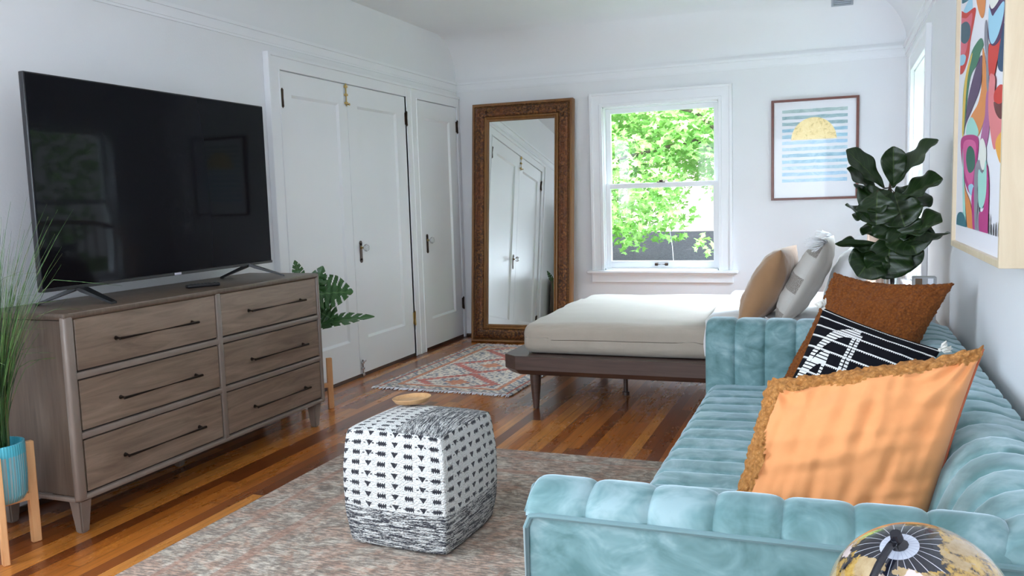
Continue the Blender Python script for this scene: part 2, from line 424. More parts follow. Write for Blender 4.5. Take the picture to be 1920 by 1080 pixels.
# ------------------------------------------------------------------ dresser
wood('dresser_front', (.085, .050, .032), (.300, .218, .158), .42, (1, .09, 1), 26, .15, .55)
wood('dresser_side', (.055, .034, .023), (.150, .105, .075), .45, (1, 1, .06), 40, .1, .5)
wood('dresser_frame', (.130, .095, .075), (.250, .200, .165), .42, (1, .1, .1), 40, .15, .4)
plain('dark_metal', (.045, .033, .028), .38, .8)
DX, DY0, DY1, DT = -2.645, 2.282, 3.935, .852
t = thing('dresser', 'grey-brown wooden six-drawer dresser with long dark bar handles under the television', 'dresser', (DX-.23, (DY0+DY1)/2, 0))
oy = (DY0+DY1)/2
def dl(bm): bmesh.ops.translate(bm, verts=bm.verts, vec=(-(DX-.23), -oy, 0)); return bm
bm = B()
box(bm, (DX-.45, DY0+.02, .15), (DX-.02, DY1-.02, DT-.03))
# top, bottom rail, stiles, rails between the drawers
finish(dl(bm), 'carcass', 'dresser_side', t)
bm = B(); box(bm, (DX-.465, DY0, DT-.026), (DX, DY1, DT), .010, 3); finish(dl(bm), 'top', 'dresser_side', t)
bm = B(); box(bm, (DX-.030, DY0, .133), (DX, DY0+.045, DT-.004), .012, 3); box(bm, (DX-.030, DY1-.024, .133), (DX, DY1, DT-.004), .010, 3)
box(bm, (DX-.034, DY0+.02, .832), (DX-.001, DY1-.02, DT-.001), .006, 2); box(bm, (DX-.034, DY0+.02, .133), (DX-.001, DY1-.02, .156), .008, 2)
box(bm, (DX-.034, 3.106, .14), (DX-.002, 3.135, .84), .004)
for z in (.610, .380): box(bm, (DX-.034, DY0+.03, z-.013), (DX-.003, DY1-.02, z+.013), .004)
box(bm, (DX-.465, DY0, .133), (DX-.02, DY0+.02, .150), .004); box(bm, (DX-.465, DY1-.02, .133), (DX-.02, DY1, .150), .004)
finish(dl(bm), 'face_frame', 'dresser_frame', t)
bm = B(); box(bm, (DX-.024, DY0+.03, .15), (DX-.018, DY1-.02, .84)); finish(dl(bm), 'drawer_gap', 'dark_gap', t, 0)
for y0, y1, hy in ((2.331, 3.103, 2.733), (3.139, 3.909, 3.545)):
    for z0, z1, hz in ((.627, .828, .724), (.397, .594, .486), (.160, .364, .251)):
        bm = B(); box(bm, (DX-.022, y0+.0025, z0+.003), (DX-.007, y1-.0025, z1-.003), .002, 1); d = finish(dl(bm), 'drawer', 'dresser_front', t, 30)
        bm = B(); tube(bm, [(DX+.024, hy-.222, hz), (DX+.024, hy+.222, hz)], .0058, 10)
        for s in (-1, 1): tube(bm, [(DX-.006, hy+s*.212, hz), (DX+.024, hy+s*.212, hz)], [.009, .006], 8)
        finish(dl(bm), 'handle', 'dark_metal', d)
for lx, ly in ((DX-.045, DY0+.045), (DX-.045, DY1-.05), (DX-.42, DY0+.045), (DX-.42, DY1-.05), (DX-.28, 3.10)):
    bm = B(); h = .134
    a, b = (.030, .018)
    v0 = [bm.verts.new((lx+sx*b, ly+sy*b, 0)) for sx, sy in ((-1, -1), (1, -1), (1, 1), (-1, 1))]
    v1 = [bm.verts.new((lx+sx*a, ly+sy*a, h)) for sx, sy in ((-1, -1), (1, -1), (1, 1), (-1, 1))]
    bridge(bm, v0, v1); bm.faces.new(v0); bm.faces.new(v1)
    bmesh.ops.bevel(bm, geom=list(bm.edges), offset=.006, segments=2, affect='EDGES')
    finish(dl(bm), 'leg', 'dresser_frame', t)

# ------------------------------------------------------------------ television
g = G('tv_screen'); g.set(color=(.004, .004, .006), rough=.045, spec=.08); 
nz = g.noise(g.co(), 1.6, 2, .4); g.bump(nz, .12, .012); M['tv_screen'] = g.m
plain('tv_black', (.010, .010, .012), .32); plain('tv_logo', (.55, .52, .62), .35, .4)
TVX, TY, TZ0, TZ1 = -2.852, 3.098, .918, 1.755
t = thing('television', 'large black flat television standing on the dresser', 'television', (TVX, TY, DT), radians(1.0))
bm = B(); box(bm, (-.030, -.728, TZ0-DT), (-.004, .728, TZ1-DT), .004, 2); box(bm, (-.065, -.5, TZ0-DT+.03), (-.02, .5, TZ1-DT-.3), .02, 2)
box(bm, (-.008, -.728, TZ0-DT), (.002, .728, TZ0-DT+.014), .002, 1); finish(bm, 'housing', 'tv_black', t)
bm = B(); box(bm, (-.006, -.722, TZ0-DT+.014), (-.0015, .722, TZ1-DT-.006)); finish(bm, 'screen', 'tv_screen', t, 0)
bm = B(); box(bm, (.0015, -.022, TZ0-DT+.001), (.004, .022, TZ0-DT+.012), .001, 1); finish(bm, 'badge', 'tv_logo', t)
for s in (-1, 1):
    bm = B(); y = s*.545
    for x1, y1 in ((.135, s*.035+.06), (-.17, s*.02-.05)):
        p0, p1 = Vector((-.015, y, TZ0-DT+.004)), Vector((x1, y+y1, .0045)); n_ = 8
        d = (p1-p0); side = Vector((-d.y, d.x, 0)).normalized()*.021
        ring_ = lambda p, w, h: [bm.verts.new(p+side*w+Vector((0, 0, h))), bm.verts.new(p-side*w+Vector((0, 0, h))), bm.verts.new(p-side*w-Vector((0, 0, h))), bm.verts.new(p+side*w-Vector((0, 0, h)))]
        rr = [ring_(p0, 1.2, .008), ring_(p0+d*.15+Vector((0, 0, -.002)), 1.2, .008), ring_(p0+d*.9, .9, .0045), ring_(p1, .8, .0045)]
        for a, b in zip(rr, rr[1:]): bridge(bm, a, b)
        bm.faces.new(rr[0]); bm.faces.new(rr[-1])
    finish(bm, 'foot', 'tv_black', t, 30)
t = thing('remote_control', 'small black remote control lying on the dresser below the television', 'remote control', (-2.80, 3.33-.13, DT), radians(62))
bm = B(); box(bm, (-.078, -.021, 0), (.078, .021, .017), .007, 3); finish(bm, 'housing', 'tv_black', t)
bm = B()
for i in range(6):
    for j in range(3): tube(bm, [(-.055+i*.017, -.011+j*.011, .0165), (-.055+i*.017, -.011+j*.011, .0188)], .0035, 8)
tube(bm, [(.055, 0, .0165), (.055, 0, .019)], .011, 14); finish(bm, 'buttons', plain('remote_button', (.09, .09, .10), .5), t)

# ------------------------------------------------------------------ carved mirror
def carved():
    g = G('carved_wood'); c = g.co()
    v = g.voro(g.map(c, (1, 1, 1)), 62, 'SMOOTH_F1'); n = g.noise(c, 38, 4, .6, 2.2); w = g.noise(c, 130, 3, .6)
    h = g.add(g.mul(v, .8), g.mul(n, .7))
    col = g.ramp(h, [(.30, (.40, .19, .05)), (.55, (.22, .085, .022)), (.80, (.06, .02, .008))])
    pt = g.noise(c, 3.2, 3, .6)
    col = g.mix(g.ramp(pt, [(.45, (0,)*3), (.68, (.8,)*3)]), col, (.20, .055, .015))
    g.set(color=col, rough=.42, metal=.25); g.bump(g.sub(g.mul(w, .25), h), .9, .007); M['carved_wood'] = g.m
carved(); wood('frame_gold_brown', (.13, .05, .015), (.30, .135, .035), .38, (1, 1, .1), 40, .1)
g = G('mirror'); g.set(color=(.90, .93, .92), rough=.0, metal=1.); M['mirror'] = g.m
MW, MH = .905, 2.055; th = math.asin(.21/2.055)
t = thing('leaning_mirror', 'tall mirror in a wide carved brown wooden frame leaning on the far wall', 'mirror', (-2.498, 6.655, 0.0), 0)
t.rotation_euler = (-th, 0, radians(.6))
def ring_profile(prof, w, h, sub=1):
    """prof: (inset, depth) swept round a rectangle w x h; depth points to the viewer (-y)"""
    bm = B(); rows = []
    for ins, dp in prof:
        rows.append([bm.verts.new(p) for p in ((-w/2+ins, -dp, ins), (w/2-ins, -dp, ins), (w/2-ins, -dp, h-ins), (-w/2+ins, -dp, h-ins))])
    for a, b in zip(rows, rows[1:]): bridge(bm, a, b)
    return bm
bm = ring_profile([(0, -.055), (0, .005), (.004, .014), (.012, .018), (.022, .016), (.026, .011), (.034, .013), (.037, .018)], MW, MH)
finish(bm, 'outer_moulding', 'frame_gold_brown', t, 35)
bm = ring_profile([(.036, .010), (.040, .024), (.058, .036), (.080, .041), (.100, .036), (.114, .026), (.118, .018)], MW, MH)
bm = ring_profile([(.117, .012), (.122, .024), (.132, .026), (.138, .018), (.142, .014), (.146, .019), (.152, .018), (.158, .006), (.160, -.012)], MW, MH)
finish(bm, 'inner_moulding', 'frame_gold_brown', t, 35)
# carved relief: scrolls and flowers along the frame
bm = ring_profile([(.036, .010), (.040, .024), (.058, .036), (.080, .041), (.100, .036), (.114, .026), (.118, .018)], MW, MH)
def blob(bm, c, r, sz=.5):
    q = bmesh.ops.create_icosphere(bm, subdivisions=1, radius=r, matrix=Matrix.Translation(c) @ Matrix.Diagonal((1, sz, 1, 1)))
def along(ins, step):
    w, h = MW-2*ins, MH-2*ins; n1, n2 = max(1, round(w/step)), max(1, round(h/step)); out = []
    for k in range(n1+1):
        for z in (ins, MH-ins): out.append((Vector((-w/2+w*k/n1, 0, z)), Vector((1, 0, 0)), Vector((0, 0, 1))))
    for k in range(1, n2):
        for x in (-w/2, w/2): out.append((Vector((x, 0, ins+h*k/n2)), Vector((0, 0, 1)), Vector((1, 0, 0))))
    return out
for p, a, b in along(.079, .062):
    for k in range(6):
        an = 2*pi*k/6; blob(bm, p+Vector((0, -.040, 0))+a*(.010*cos(an))+b*(.010*sin(an)), .0062, .9)
    blob(bm, p+Vector((0, -.043, 0)), .006, 1)
    for s in (-1, 1):
        pts = [p+a*(.031+.012*cos(u)*(1-u/9))*1.0+b*(s*(.004+.014*sin(u)*(1-u/9)))+Vector((0, -.037, 0)) for u in [j*.7 for j in range(9)]]
        tube(bm, pts, [.0042*(1-j/14) for j in range(9)], 5)
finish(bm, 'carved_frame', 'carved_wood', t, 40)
bm = B()
for p, a, b in along(.029, .0135): blob(bm, p+Vector((0, -.015, 0)), .0058, .9)
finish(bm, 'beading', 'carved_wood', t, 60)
bm = B(); box(bm, (-MW/2+.158, -.002, .158), (MW/2-.158, .006, MH-.158)); finish(bm, 'mirror_glass', 'mirror', t, 0)
bm = B(); box(bm, (-MW/2+.02, .04, .02), (MW/2-.02, .052, MH-.02)); finish(bm, 'back_panel', 'dark_wood', t, 0)

# ------------------------------------------------------------------ bed
g = G('bed_linen'); c = g.co(); x, y, z = g.sep(c)
ln = g.noise(g.map(c, (1, 1, 1)), 420, 2, .5); wv = g.noise(g.map(c, (1, 14, 1)), 9, 4, .6, .3)
q1 = g.math('ABSOLUTE', g.sub(g.math('FRACT', g.mul(x, 9.)), .5)); q2 = g.math('ABSOLUTE', g.sub(g.math('FRACT', g.mul(g.add(y, z), 9.)), .5))
seam = g.math('MAXIMUM', g.ramp(q1, [(.46, (0,)*3), (.5, (1,)*3)]), g.ramp(q2, [(.46, (0,)*3), (.5, (1,)*3)]))
g.set(color=g.mix(wv, (.40, .345, .275), (.50, .435, .355)), rough=.85, sheen=.25)
g.bump(g.sub(g.add(g.mul(ln, .3), g.mul(wv, .9)), g.mul(seam, .1)), .45, .006); M['bed_linen'] = g.m
g = G('white_sheet'); n = g.noise(g.co(), 6, 4, .6, .8); g.set(color=(.82, .81, .82), rough=.8, sheen=.2); g.bump(n, .35, .02); M['white_sheet'] = g.m
wood('bed_wood', (.035, .018, .014), (.120, .072, .055), .36, (.06, 1, 1), 36, .2)
BX0, BX1, BY0, BY1 = -1.815, .26, 4.50, 6.20
t = thing('platform_bed', 'low dark wood platform bed with tapered legs below the window', 'bed', ((BX0+BX1)/2, (BY0+BY1)/2, 0))
ox, oyb = (BX0+BX1)/2, (BY0+BY1)/2
def bl(bm): bmesh.ops.translate(bm, verts=bm.verts, vec=(-ox, -oyb, 0)); return bm
# frame: chamfered rail round the platform, corners cut
def outline(ins, cut):
    x0, x1, y0, y1 = BX0+ins, BX1-ins, BY0+ins, BY1-ins
    return [(x0+cut, y0), (x1, y0), (x1, y1), (x0+cut, y1), (x0, y1-cut*.8), (x0, y0+cut*.8)]
bm = B(); rows = []
for ins, z, cut in ((.13, .315, .06), (.003, .318, .088), (0, .315, .09), (0, .238, .09), (.035, .206, .07), (.10, .206, .05)):
    rows.append([bm.verts.new((*p, z)) for p in outline(ins, cut)])
for a, b in zip(rows, rows[1:]): bridge(bm, a, b)
bm.faces.new(rows[0]); bm.faces.new(rows[-1]); finish(bl(bm), 'bed_frame', 'bed_wood', t, 25)
for lx, ly in ((-1.63, 4.575), (-1.63, 6.12), (.12, 4.575), (.12, 6.12)):
    bm = B(); lathe(bm, [(.017, 0), (.018, .01), (.030, .14), (.033, .19), (.033, .208)], 20, (lx, ly, 0)); finish(bl(bm), 'leg', 'bed_wood', t)
for lx in (-1.2, -.3):
    bm = B(); lathe(bm, [(.022, 0), (.022, .02), (.014, .022), (.014, .18), (.022, .182), (.022, .208)], 14, (lx, 5.0+.02, 0)); finish(bl(bm), 'centre_leg', 'bed_wood', t)
# arched spindle headboard
bm = B(); HX = .215; y0, y1 = BY0+.06, BY1-.06; N_ = 30
arc = []
for k in range(N_+1):
    a = pi*k/N_; arc.append((HX, (y0+y1)/2 - (y1-y0)/2*math.copysign(abs(cos(a))**.55, cos(a)), .30 + .84*sin(a)**.45 if 0 < k < N_ else .22))
tube(bm, arc, .021, 10); hb = finish(bl(bm), 'headboard', plain('headboard_wood', (.60, .42, .32), .4), t)
for k in range(13):
    yy = y0+.12+(y1-y0-.24)*k/12; cc = abs(((y0+y1)/2-yy)/((y1-y0)/2)); ca = math.acos(min(1, cc**(1/.55)))
    bm = B(); tube(bm, [(HX, yy, .30), (HX, yy, .30+.84*sin(ca)**.45)], [.008, .010], 8); finish(bl(bm), 'spindle', 'headboard_wood', t)
bm = B(); tube(bm, [(HX, y0, .33), (HX, y1, .33)], .018, 8); finish(bl(bm), 'headboard_rail', 'headboard_wood', t)
# mattress with its coverlet
def puffbox(bm, x0, x1, y0, y1, z0, z1, r, amp=.004, seed=0, n=(60, 50, 8), sag=0.):
    q = bmesh.ops.create_cube(bm, size=1); bmesh.ops.subdivide_edges(bm, edges=list(bm.edges), cuts=34, use_grid_fill=True)
    hx, hy, hz = (x1-x0)/2, (y1-y0)/2, (z1-z0)/2; cx, cy, cz = (x0+x1)/2, (y0+y1)/2, (z0+z1)/2
    for v in bm.verts:
        p = Vector((v.co.x*2*hx, v.co.y*2*hy, v.co.z*2*hz))
        # spread the samples toward the edges so that the rounding stays smooth
        for i, h in enumerate((hx, hy, hz)):
            s = p[i]/h; p[i] = h*(1.5*s-.5*s**3) if h > .2 else p[i]
        core = Vector((max(-hx+r, min(hx-r, p.x)), max(-hy+r, min(hy-r, p.y)), max(-hz+r*.9, min(hz-r*.9, p.z))))
        d = p-core
        if d.length > 1e-6: p = core + d.normalized()*min(r, d.length*1.0) if d.length > r else p
        w = Vector((cx, cy, cz))+p
        nn = noise.noise(Vector((w.x*3+seed, w.y*7, w.z*5)))*amp + noise.noise(Vector((w.x*11, w.y*16+seed, w.z*14)))*amp*.4
        w.z += nn; w += (d.normalized() if d.length > 1e-6 else Vector())*nn*.8
        w.z -= sag*((p.x/hx)**2*.5+(p.y/hy)**2*.5)*(1 if v.co.z > 0 else 0)
        v.co = w
bm = B(); puffbox(bm, -1.715, .17, 4.588, 6.13, .319, .515, .062, .006, 3, sag=.025)
m_ = finish(bm, 'mattress', 'bed_linen', None, 180); tag(m_, 'thick mattress covered by a cream quilted coverlet on the platform bed', 'mattress')
bm = B()
def sheet(u, v):
    # white sheet folded over the head end, hanging down the near side
    x = -.655+.80*u + (.012*noise.noise(Vector((0, v*9, 2))) if u < .05 else 0)
    top = .533 - .0125*(((x+.77)/.94)**2)
    if v < .12: y, z = 4.570, .345+(top-.395)*v/.12
    elif v < .26: a = (v-.12)/.14*pi/2; y, z = 4.570+.05*(1-cos(a)), top-.05+.05*sin(a)
    else: y, z = 4.620+1.46*(v-.26)/.74, top
    if v >= .26: z -= .0125*((y-5.36)/.77)**2 - .0125
    w = .005*noise.noise(Vector((x*7, v*11, 4)))
    return Vector((x, y-abs(w) if v < .2 else y, z+abs(w) if v >= .2 else z))
grid(bm, 24, 40, sheet); tag(finish(bm, 'folded_sheet', 'white_sheet', None, 180), 'white sheet turned back across the head of the bed under the tan pillow', 'sheet')

# ------------------------------------------------------------------ sofa
def velvet(name, c0, c1, c2):
    g = G(name); c = g.co()
    n = g.noise(c, 4.5, 4, .6, 1.2); n2 = g.noise(g.map(c, (1, 1, 1.6)), 9, 3, .55, 1.6)
    f = g.add(g.mul(n, .6), g.mul(n2, .4))
    g.set(color=g.ramp(f, [(.36, c0), (.5, c1), (.63, c2)]), rough=.62, sheen=1., sheen_rough=.30, sheen_tint=(.75, .90, 1., 1))
    g.bump(g.noise(c, 900, 2), .12, .0006); M[name] = g.m
velvet('velvet', (.075, .170, .172), (.150, .275, .285), (.290, .420, .445))
plain('piping_velvet', (.12, .22, .235), .6, sheen=.4)
SX0, SX1, SY0, SY1, SZ = -.565, .432, 1.495, 3.90, .655
t = thing('sofa', 'pale teal velvet channel-tufted sofa along the right wall', 'sofa', (-.06, 2.7, 0))
def sl(bm): bmesh.ops.translate(bm, verts=bm.verts, vec=(.06, -2.7, 0)); return bm
def resample(p, n):
    p = [Vector(q) for q in p]; L = [0]
    for a, b in zip(p, p[1:]): L.append(L[-1]+(b-a).length)
    out = []
    for k in range(n+1):
        d = L[-1]*k/n; i = max(j for j in range(len(L)-1) if L[j] <= d+1e-9); s = (d-L[i])/(L[i+1]-L[i]); out.append(p[i].lerp(p[i+1], s))
    return out
def spline(p, n):
    p = [Vector(q) for q in p]; o = []
    for i in range(len(p)-1):
        p0, p1, p2, p3 = p[max(i-1, 0)], p[i], p[i+1], p[min(i+2, len(p)-1)]
        for s in range(8):
            u = s/8; o.append(.5*((2*p1)+(p2-p0)*u+(2*p0-5*p1+4*p2-p3)*u*u+(3*p1-p0-3*p2+p3)*u**3))
    o.append(p[-1]); return resample(o, n)
def channels(bm, prof, t0, t1, n, bulge, to3, sign=1, per=16, np_=36, wr=.0015):
    P = spline(prof, np_); N = []
    for i in range(len(P)):
        d = (P[min(i+1, len(P)-1)]-P[max(i-1, 0)]).normalized(); N.append(Vector((-d.y, d.x))*sign)
    rows = []
    for k in range(n*per+1):
        f = (k % per)/per; b = bulge*(1-(abs(2*f-1))**6)
        t_ = t0+(t1-t0)*k/(n*per)
        rows.append([bm.verts.new(to3(*(p+q*(b+wr*noise.noise(Vector((p.x*14, p.y*14, t_*9))))), t_)) for p, q in zip(P, N)])
    for a, b in zip(rows, rows[1:]):
        for i in range(len(a)-1): bm.faces.new((a[i], b[i], b[i+1], a[i+1]))
    for r in (rows[0], rows[-1]):
        try: bm.faces.new(r)
        except ValueError: pass
# near arm: inner face, crest and outer edge; profile in (y, z), channels along x
bm = B(); channels(bm, [(1.648, .33), (1.645, .56), (1.632, .625), (1.598, .648), (1.555, .645), (1.517, .628), (1.505, .602)], SX0, .275, 7, .0085, lambda a, b, s: (s, a, b), -1)
finish(sl(bm), 'arm_cushion', 'velvet', t, 60)
bm = B(); box(bm, (SX0, 1.503, .13), (.43, 1.64, .608), .012, 3); finish(sl(bm), 'arm', 'velvet', t)
bm = B(); pp = [(SX0+.004, 1.50, .14), (SX0+.002, 1.499, .58), (SX0+.012, 1.499, .603), (SX0+.03, 1.499, .606), (.43, 1.499, .606)]
tube(bm, pp, .0062, 8); tube(bm, [(SX0, 1.65, .14), (SX0, 1.65, .60), (SX0-.001, 1.62, .638), (SX0-.001, 1.56, .642), (SX0, 1.51, .608)], .005, 8); finish(sl(bm), 'piping', 'piping_velvet', t)
# far arm
bm = B(); channels(bm, [(3.69, .33), (3.685, .54), (3.695, .62), (3.725, .655), (3.79, .660), (3.85, .650), (3.875, .60), (3.88, .14)], -.525, .22, 6, .012, lambda a, b, s: (s, a, b), 1)
finish(sl(bm), 'arm_cushion', 'velvet', t, 60)
bm = B(); box(bm, (-.52, 3.71, .13), (.42, 3.865, .60), .02, 3); finish(sl(bm), 'arm', 'velvet', t)
# back: profile in (x, z), channels along y
bm = B(); channels(bm, [(.150, .33), (.185, .44), (.225, .56), (.262, .625), (.31, .655), (.365, .656), (.41, .640), (.428, .60), (.43, .14)], 1.505, 3.87, 20, .008, lambda a, b, s: (a, s, b), 1)
finish(sl(bm), 'backrest', 'velvet', t, 60)
# seat: profile in (x, z)
bm = B(); channels(bm, [(-.50, .20), (-.515, .30), (-.510, .350), (-.485, .377), (-.43, .386), (.0, .392), (.24, .385)], 1.63, 3.71, 17, .0085, lambda a, b, s: (a, s, b), 1)
finish(sl(bm), 'seat', 'velvet', t, 60)
bm = B(); box(bm, (-.505, 1.6, .12), (.40, 3.75, .25), .015, 2); finish(sl(bm), 'base', 'velvet', t)
for lx in (-.48, .36):
    for ly in (1.58, 3.80):
        bm = B(); lathe(bm, [(.012, .012), (.022, .125)], 16, (lx, ly, .0)); finish(sl(bm), 'leg', 'dark_wood', t)

# ------------------------------------------------------------------ cushions
def cushion_mesh(bm, w, h, th_, n=64, pinch=.07, seed=0, wrinkle=.008, curl=0., curl_scale=90, choose=None, uvs=True, power=.5, curl_front=None, slump=0., shear=0.):
    L = bm.loops.layers.uv.verify()
    def surf(u, v, s):
        x = w/2*u*(1-pinch*(1-v*v)*abs(u)); y = h/2*v*(1-pinch*(1-u*u)*abs(v))
        f = (max(0, 1-abs(u)**2.6)*max(0, 1-abs(v)**2.6))**power
        q = Vector((u*2.2+seed, v*2.2, s*3+seed))
        wr = noise.noise(q)*wrinkle + noise.noise(Vector((u*1.2+seed, v*7, s*5.+seed)))*wrinkle*.8 + noise.noise(Vector((u*8+seed, v*2.5+s, 3.+seed)))*wrinkle*.6
        # creases running in from the corners
        cd = min((1-abs(u))+(1-abs(v)), 1.); an = math.atan2(1.001-abs(v), 1.001-abs(u))
        wr += sin(an*13+seed)*wrinkle*.7*(1-cd)*min(1, f*3)
        z = s*(th_/2*f + wr*f**.5*1.0) + slump*(u*u)
        p = Vector((x+shear*y, y, z))
        use = curl if (curl_front is None or s < 0 or curl_front(u, v)) else 0
        if use:
            c = Vector((x*curl_scale+seed, y*curl_scale, z*curl_scale)); d = noise.voronoi(c)[0][0]
            out = Vector((u*(1-f)**2*.8, v*(1-f)**2*.8, s*(.3+f))).normalized()
            p += out*use*(1.0-min(1., d*1.25)) + noise.noise_vector(c*.9)*use*.45
        return p
    def remap(k): t_ = k/n*2-1; return math.copysign(1-(1-abs(t_))**1.35, t_)
    V = {}
    for s in (1, -1):
        for i in range(n+1):
            for j in range(n+1):
                e = i in (0, n) or j in (0, n)
                if s == -1 and e: V[s, i, j] = V[1, i, j]
                else: V[s, i, j] = bm.verts.new(surf(remap(i), remap(j), s))
    for s in (1, -1):
        for i in range(n):
            for j in range(n):
                q = [V[s, i, j], V[s, i+1, j], V[s, i+1, j+1], V[s, i, j+1]]; uv = [(i/n, j/n), ((i+1)/n, j/n), ((i+1)/n, (j+1)/n), (i/n, (j+1)/n)]
                if s < 0: q, uv = q[::-1], uv[::-1]
                f = bm.faces.new(q)
                if choose: f.material_index = choose(remap(i+.5), remap(j+.5), s)
                for lp, c in zip(f.loops, uv): lp[L].uv = c
def pose(o, c, U, V):
    U = Vector(U).normalized(); V = Vector(V); V = (V-U*V.dot(U)).normalized(); N = U.cross(V)
    m = Matrix.Identity(4)
    for i in range(3): m[i][0], m[i][1], m[i][2], m[i][3] = U[i], V[i], N[i], c[i]
    o.matrix_world = m; return o
def sherpa(name, c0, c1, c2, scale=85):
    g = G(name); c = g.co(); v = g.voro(c, scale, 'F1'); n = g.noise(c, scale*1.4, 4, .7, 1.5); b = g.noise(c, 9, 3)
    h = g.add(g.mul(v, -1.), g.mul(n, .9))
    g.set(color=g.mix(g.mul(b, .6), g.ramp(g.add(g.mul(n, .7), g.mul(v, .5)), [(.3, c2), (.55, c1), (.85, c0)]), c1), rough=.95, sheen=.06, sheen_rough=.6, sheen_tint=(1, .6, .3, 1))  # crevices between the curls are darkened in the colour, as shade
    g.bump(h, 1., .008); M[name] = g.m
sherpa('sherpa_rust', (.13, .028, .002), (.30, .078, .005), (.45, .14, .014), 110)
sherpa('sherpa_orange', (.34, .11, .018), (.64, .27, .065), (.84, .44, .16), 95)
def linen(name, c0, c1, sc=500, sheen=.15):
    g = G(name); c = g.co(); x, y, z = g.sep(c)
    w = g.mul(g.math('SINE', g.mul(x, sc*3.)), g.math('SINE', g.mul(y, sc*3.))); n = g.noise(c, 5, 5, .6, .6)
    g.set(color=g.mix(n, c0, c1), rough=.82, sheen=sheen); g.bump(g.add(g.mul(w, .2), g.mul(g.noise(c, 260, 2), .6)), .22, .0012); M[name] = g.m
linen('linen_orange', (.74, .285, .095), (.79, .33, .125)); linen('velvet_tan', (.33, .17, .075), (.46, .26, .125), 500, .7)
linen('linen_cream', (.60, .56, .50), (.72, .68, .62)); linen('white_cotton', (.82, .81, .82), (.88, .87, .88))
plain('yarn_white', (.80, .77, .70), .9, sheen=.3)

t = thing('throw_pillow', 'large orange linen cushion with curly fleece edge at the near end of the sofa', 'pillow')
bm = B(); cushion_mesh(bm, .475, .47, .20, 120, .045, 2.3, .017, .013, 62, lambda u, v, s: 1 if (s < 0 or u < -.78-.10*v+.03*sin(v*9) or v > .86+.02*sin(u*11)) else 0, power=.44, curl_front=lambda u, v: u < -.78-.10*v+.03*sin(v*9) or v > .86+.02*sin(u*11), shear=.5)
o = finish(bm, 'cover', ['linen_orange', 'sherpa_orange'], t, 180)
bm = B(); tube(bm, [(.2585+.004*cos(q/3), -.21+.42*q/20 , .002) if 0 else (.475/2*(1-.045*(1-(q/10-1)**2))+.001+.5*.47/2*(q/10-1), .47/2*(q/10-1), 0) for q in range(21)], .0035, 6)
finish(bm, 'seam_piping', plain('seam_red', (.42, .10, .04), .7), t)
pose(t, (.012, 2.085, .557), (.46, -.01, .098), (.095, .12, .40))

t = thing('throw_pillow', 'rust brown fleecy square cushion leaning in the far corner of the sofa', 'pillow')
bm = B(); cushion_mesh(bm, .45, .54, .17, 120, .12, 7.1, .014, .007, 95, power=.5, shear=.2); finish(bm, 'cover', 'sherpa_rust', t, 180)
pose(t, (.082, 3.36, .645), (.355, -.20, -.015), (.20, .13, .44))

# black cushion with white woven lines
def bw():
    g = G('striped_cotton'); u, v, _ = g.sep(g.co('UV'))
    nz_ = g.noise(g.co('UV'), 60, 2); w = g.math('SINE', g.mul(u, 420.))
    fr = g.math('FRACT', g.add(g.mul(v, 11.), g.mul(w, .02)))
    line = g.lt(g.math('ABSOLUTE', g.sub(fr, .5)), g.add(.07, g.mul(w, .025)))
    def arc(cu, cv, ru, rv, wd):
        du = g.math('DIVIDE', g.sub(u, cu), ru); dv = g.math('DIVIDE', g.sub(v, cv), rv)
        r = g.math('SQRT', g.add(g.mul(du, du), g.mul(dv, dv))); return g.mul(g.lt(g.math('ABSOLUTE', g.sub(r, 1.)), wd), g.lt(u, cu+.005))
    def bar(cu, wd, lo, hi): return g.mul(g.lt(g.math('ABSOLUTE', g.sub(u, cu)), wd), g.mul(g.gt(v, lo), g.lt(v, hi)))
    dots = g.gt(g.math('SINE', g.mul(v, 260.)), -.55)
    mark = g.math('MAXIMUM', arc(.43, -.05, .36, .86, .055), g.math('MAXIMUM', bar(.415, .011, -.1, .82), bar(.445, .011, -.1, .82)))
    mark = g.math('MAXIMUM', mark, g.math('MAXIMUM', arc(.30, -.05, .20, .60, .08), bar(.29, .012, -.1, .56)))
    m = g.math('MAXIMUM', line, g.mul(mark, dots), clamp=True)
    g.set(color=g.mix(m, (.006, .006, .009), (.78, .77, .74)), rough=.95, spec=.15)
    g.bump(g.add(m, g.mul(g.noise(g.co('UV'), 220, 2), .5)), .6, .004); M['striped_cotton'] = g.m
bw()
t = thing('throw_pillow', 'black cushion with white woven lines and tassels in front of the rust cushion', 'pillow')
bm = B(); cushion_mesh(bm, .385, .36, .12, 60, .05, 4.4, .008); finish(bm, 'cover', 'striped_cotton', t, 180)
def tassel(parent, at, d, ln=.055, r=.013, m='yarn_white', seed=1, name='tassel', n=26):
    bm = B(); at = Vector(at); d = Vector(d).normalized(); x, y = frame_of(d); rn = random.Random(seed)
    tube(bm, [at, at+d*.012], [r*.5, r*.6], 8)
    for k in range(n):
        a = rn.uniform(0, 2*pi); rr = r*sqrt(rn.random()); s = x*cos(a)+y*sin(a)
        tube(bm, [at+d*.008+s*rr*.4, at+d*(ln*.5)+s*rr*1.3, at+d*ln*rn.uniform(.85, 1.1)+s*rr*rn.uniform(1.2, 2.2)], [.0022, .0026, .0018], 5)
    return finish(bm, name, m, parent, 180)
for k, (sx, sy) in enumerate(((-1, 1), (1, 1), (-1, -1), (1, -1))): tassel(t, (sx*.188, sy*.176, 0), (sx*.6, sy*.5, .25), .030, .012, seed=k)
pose(t, (.065, 2.88, .615), (.31, -.13, -.095), (.11, .10, .30))

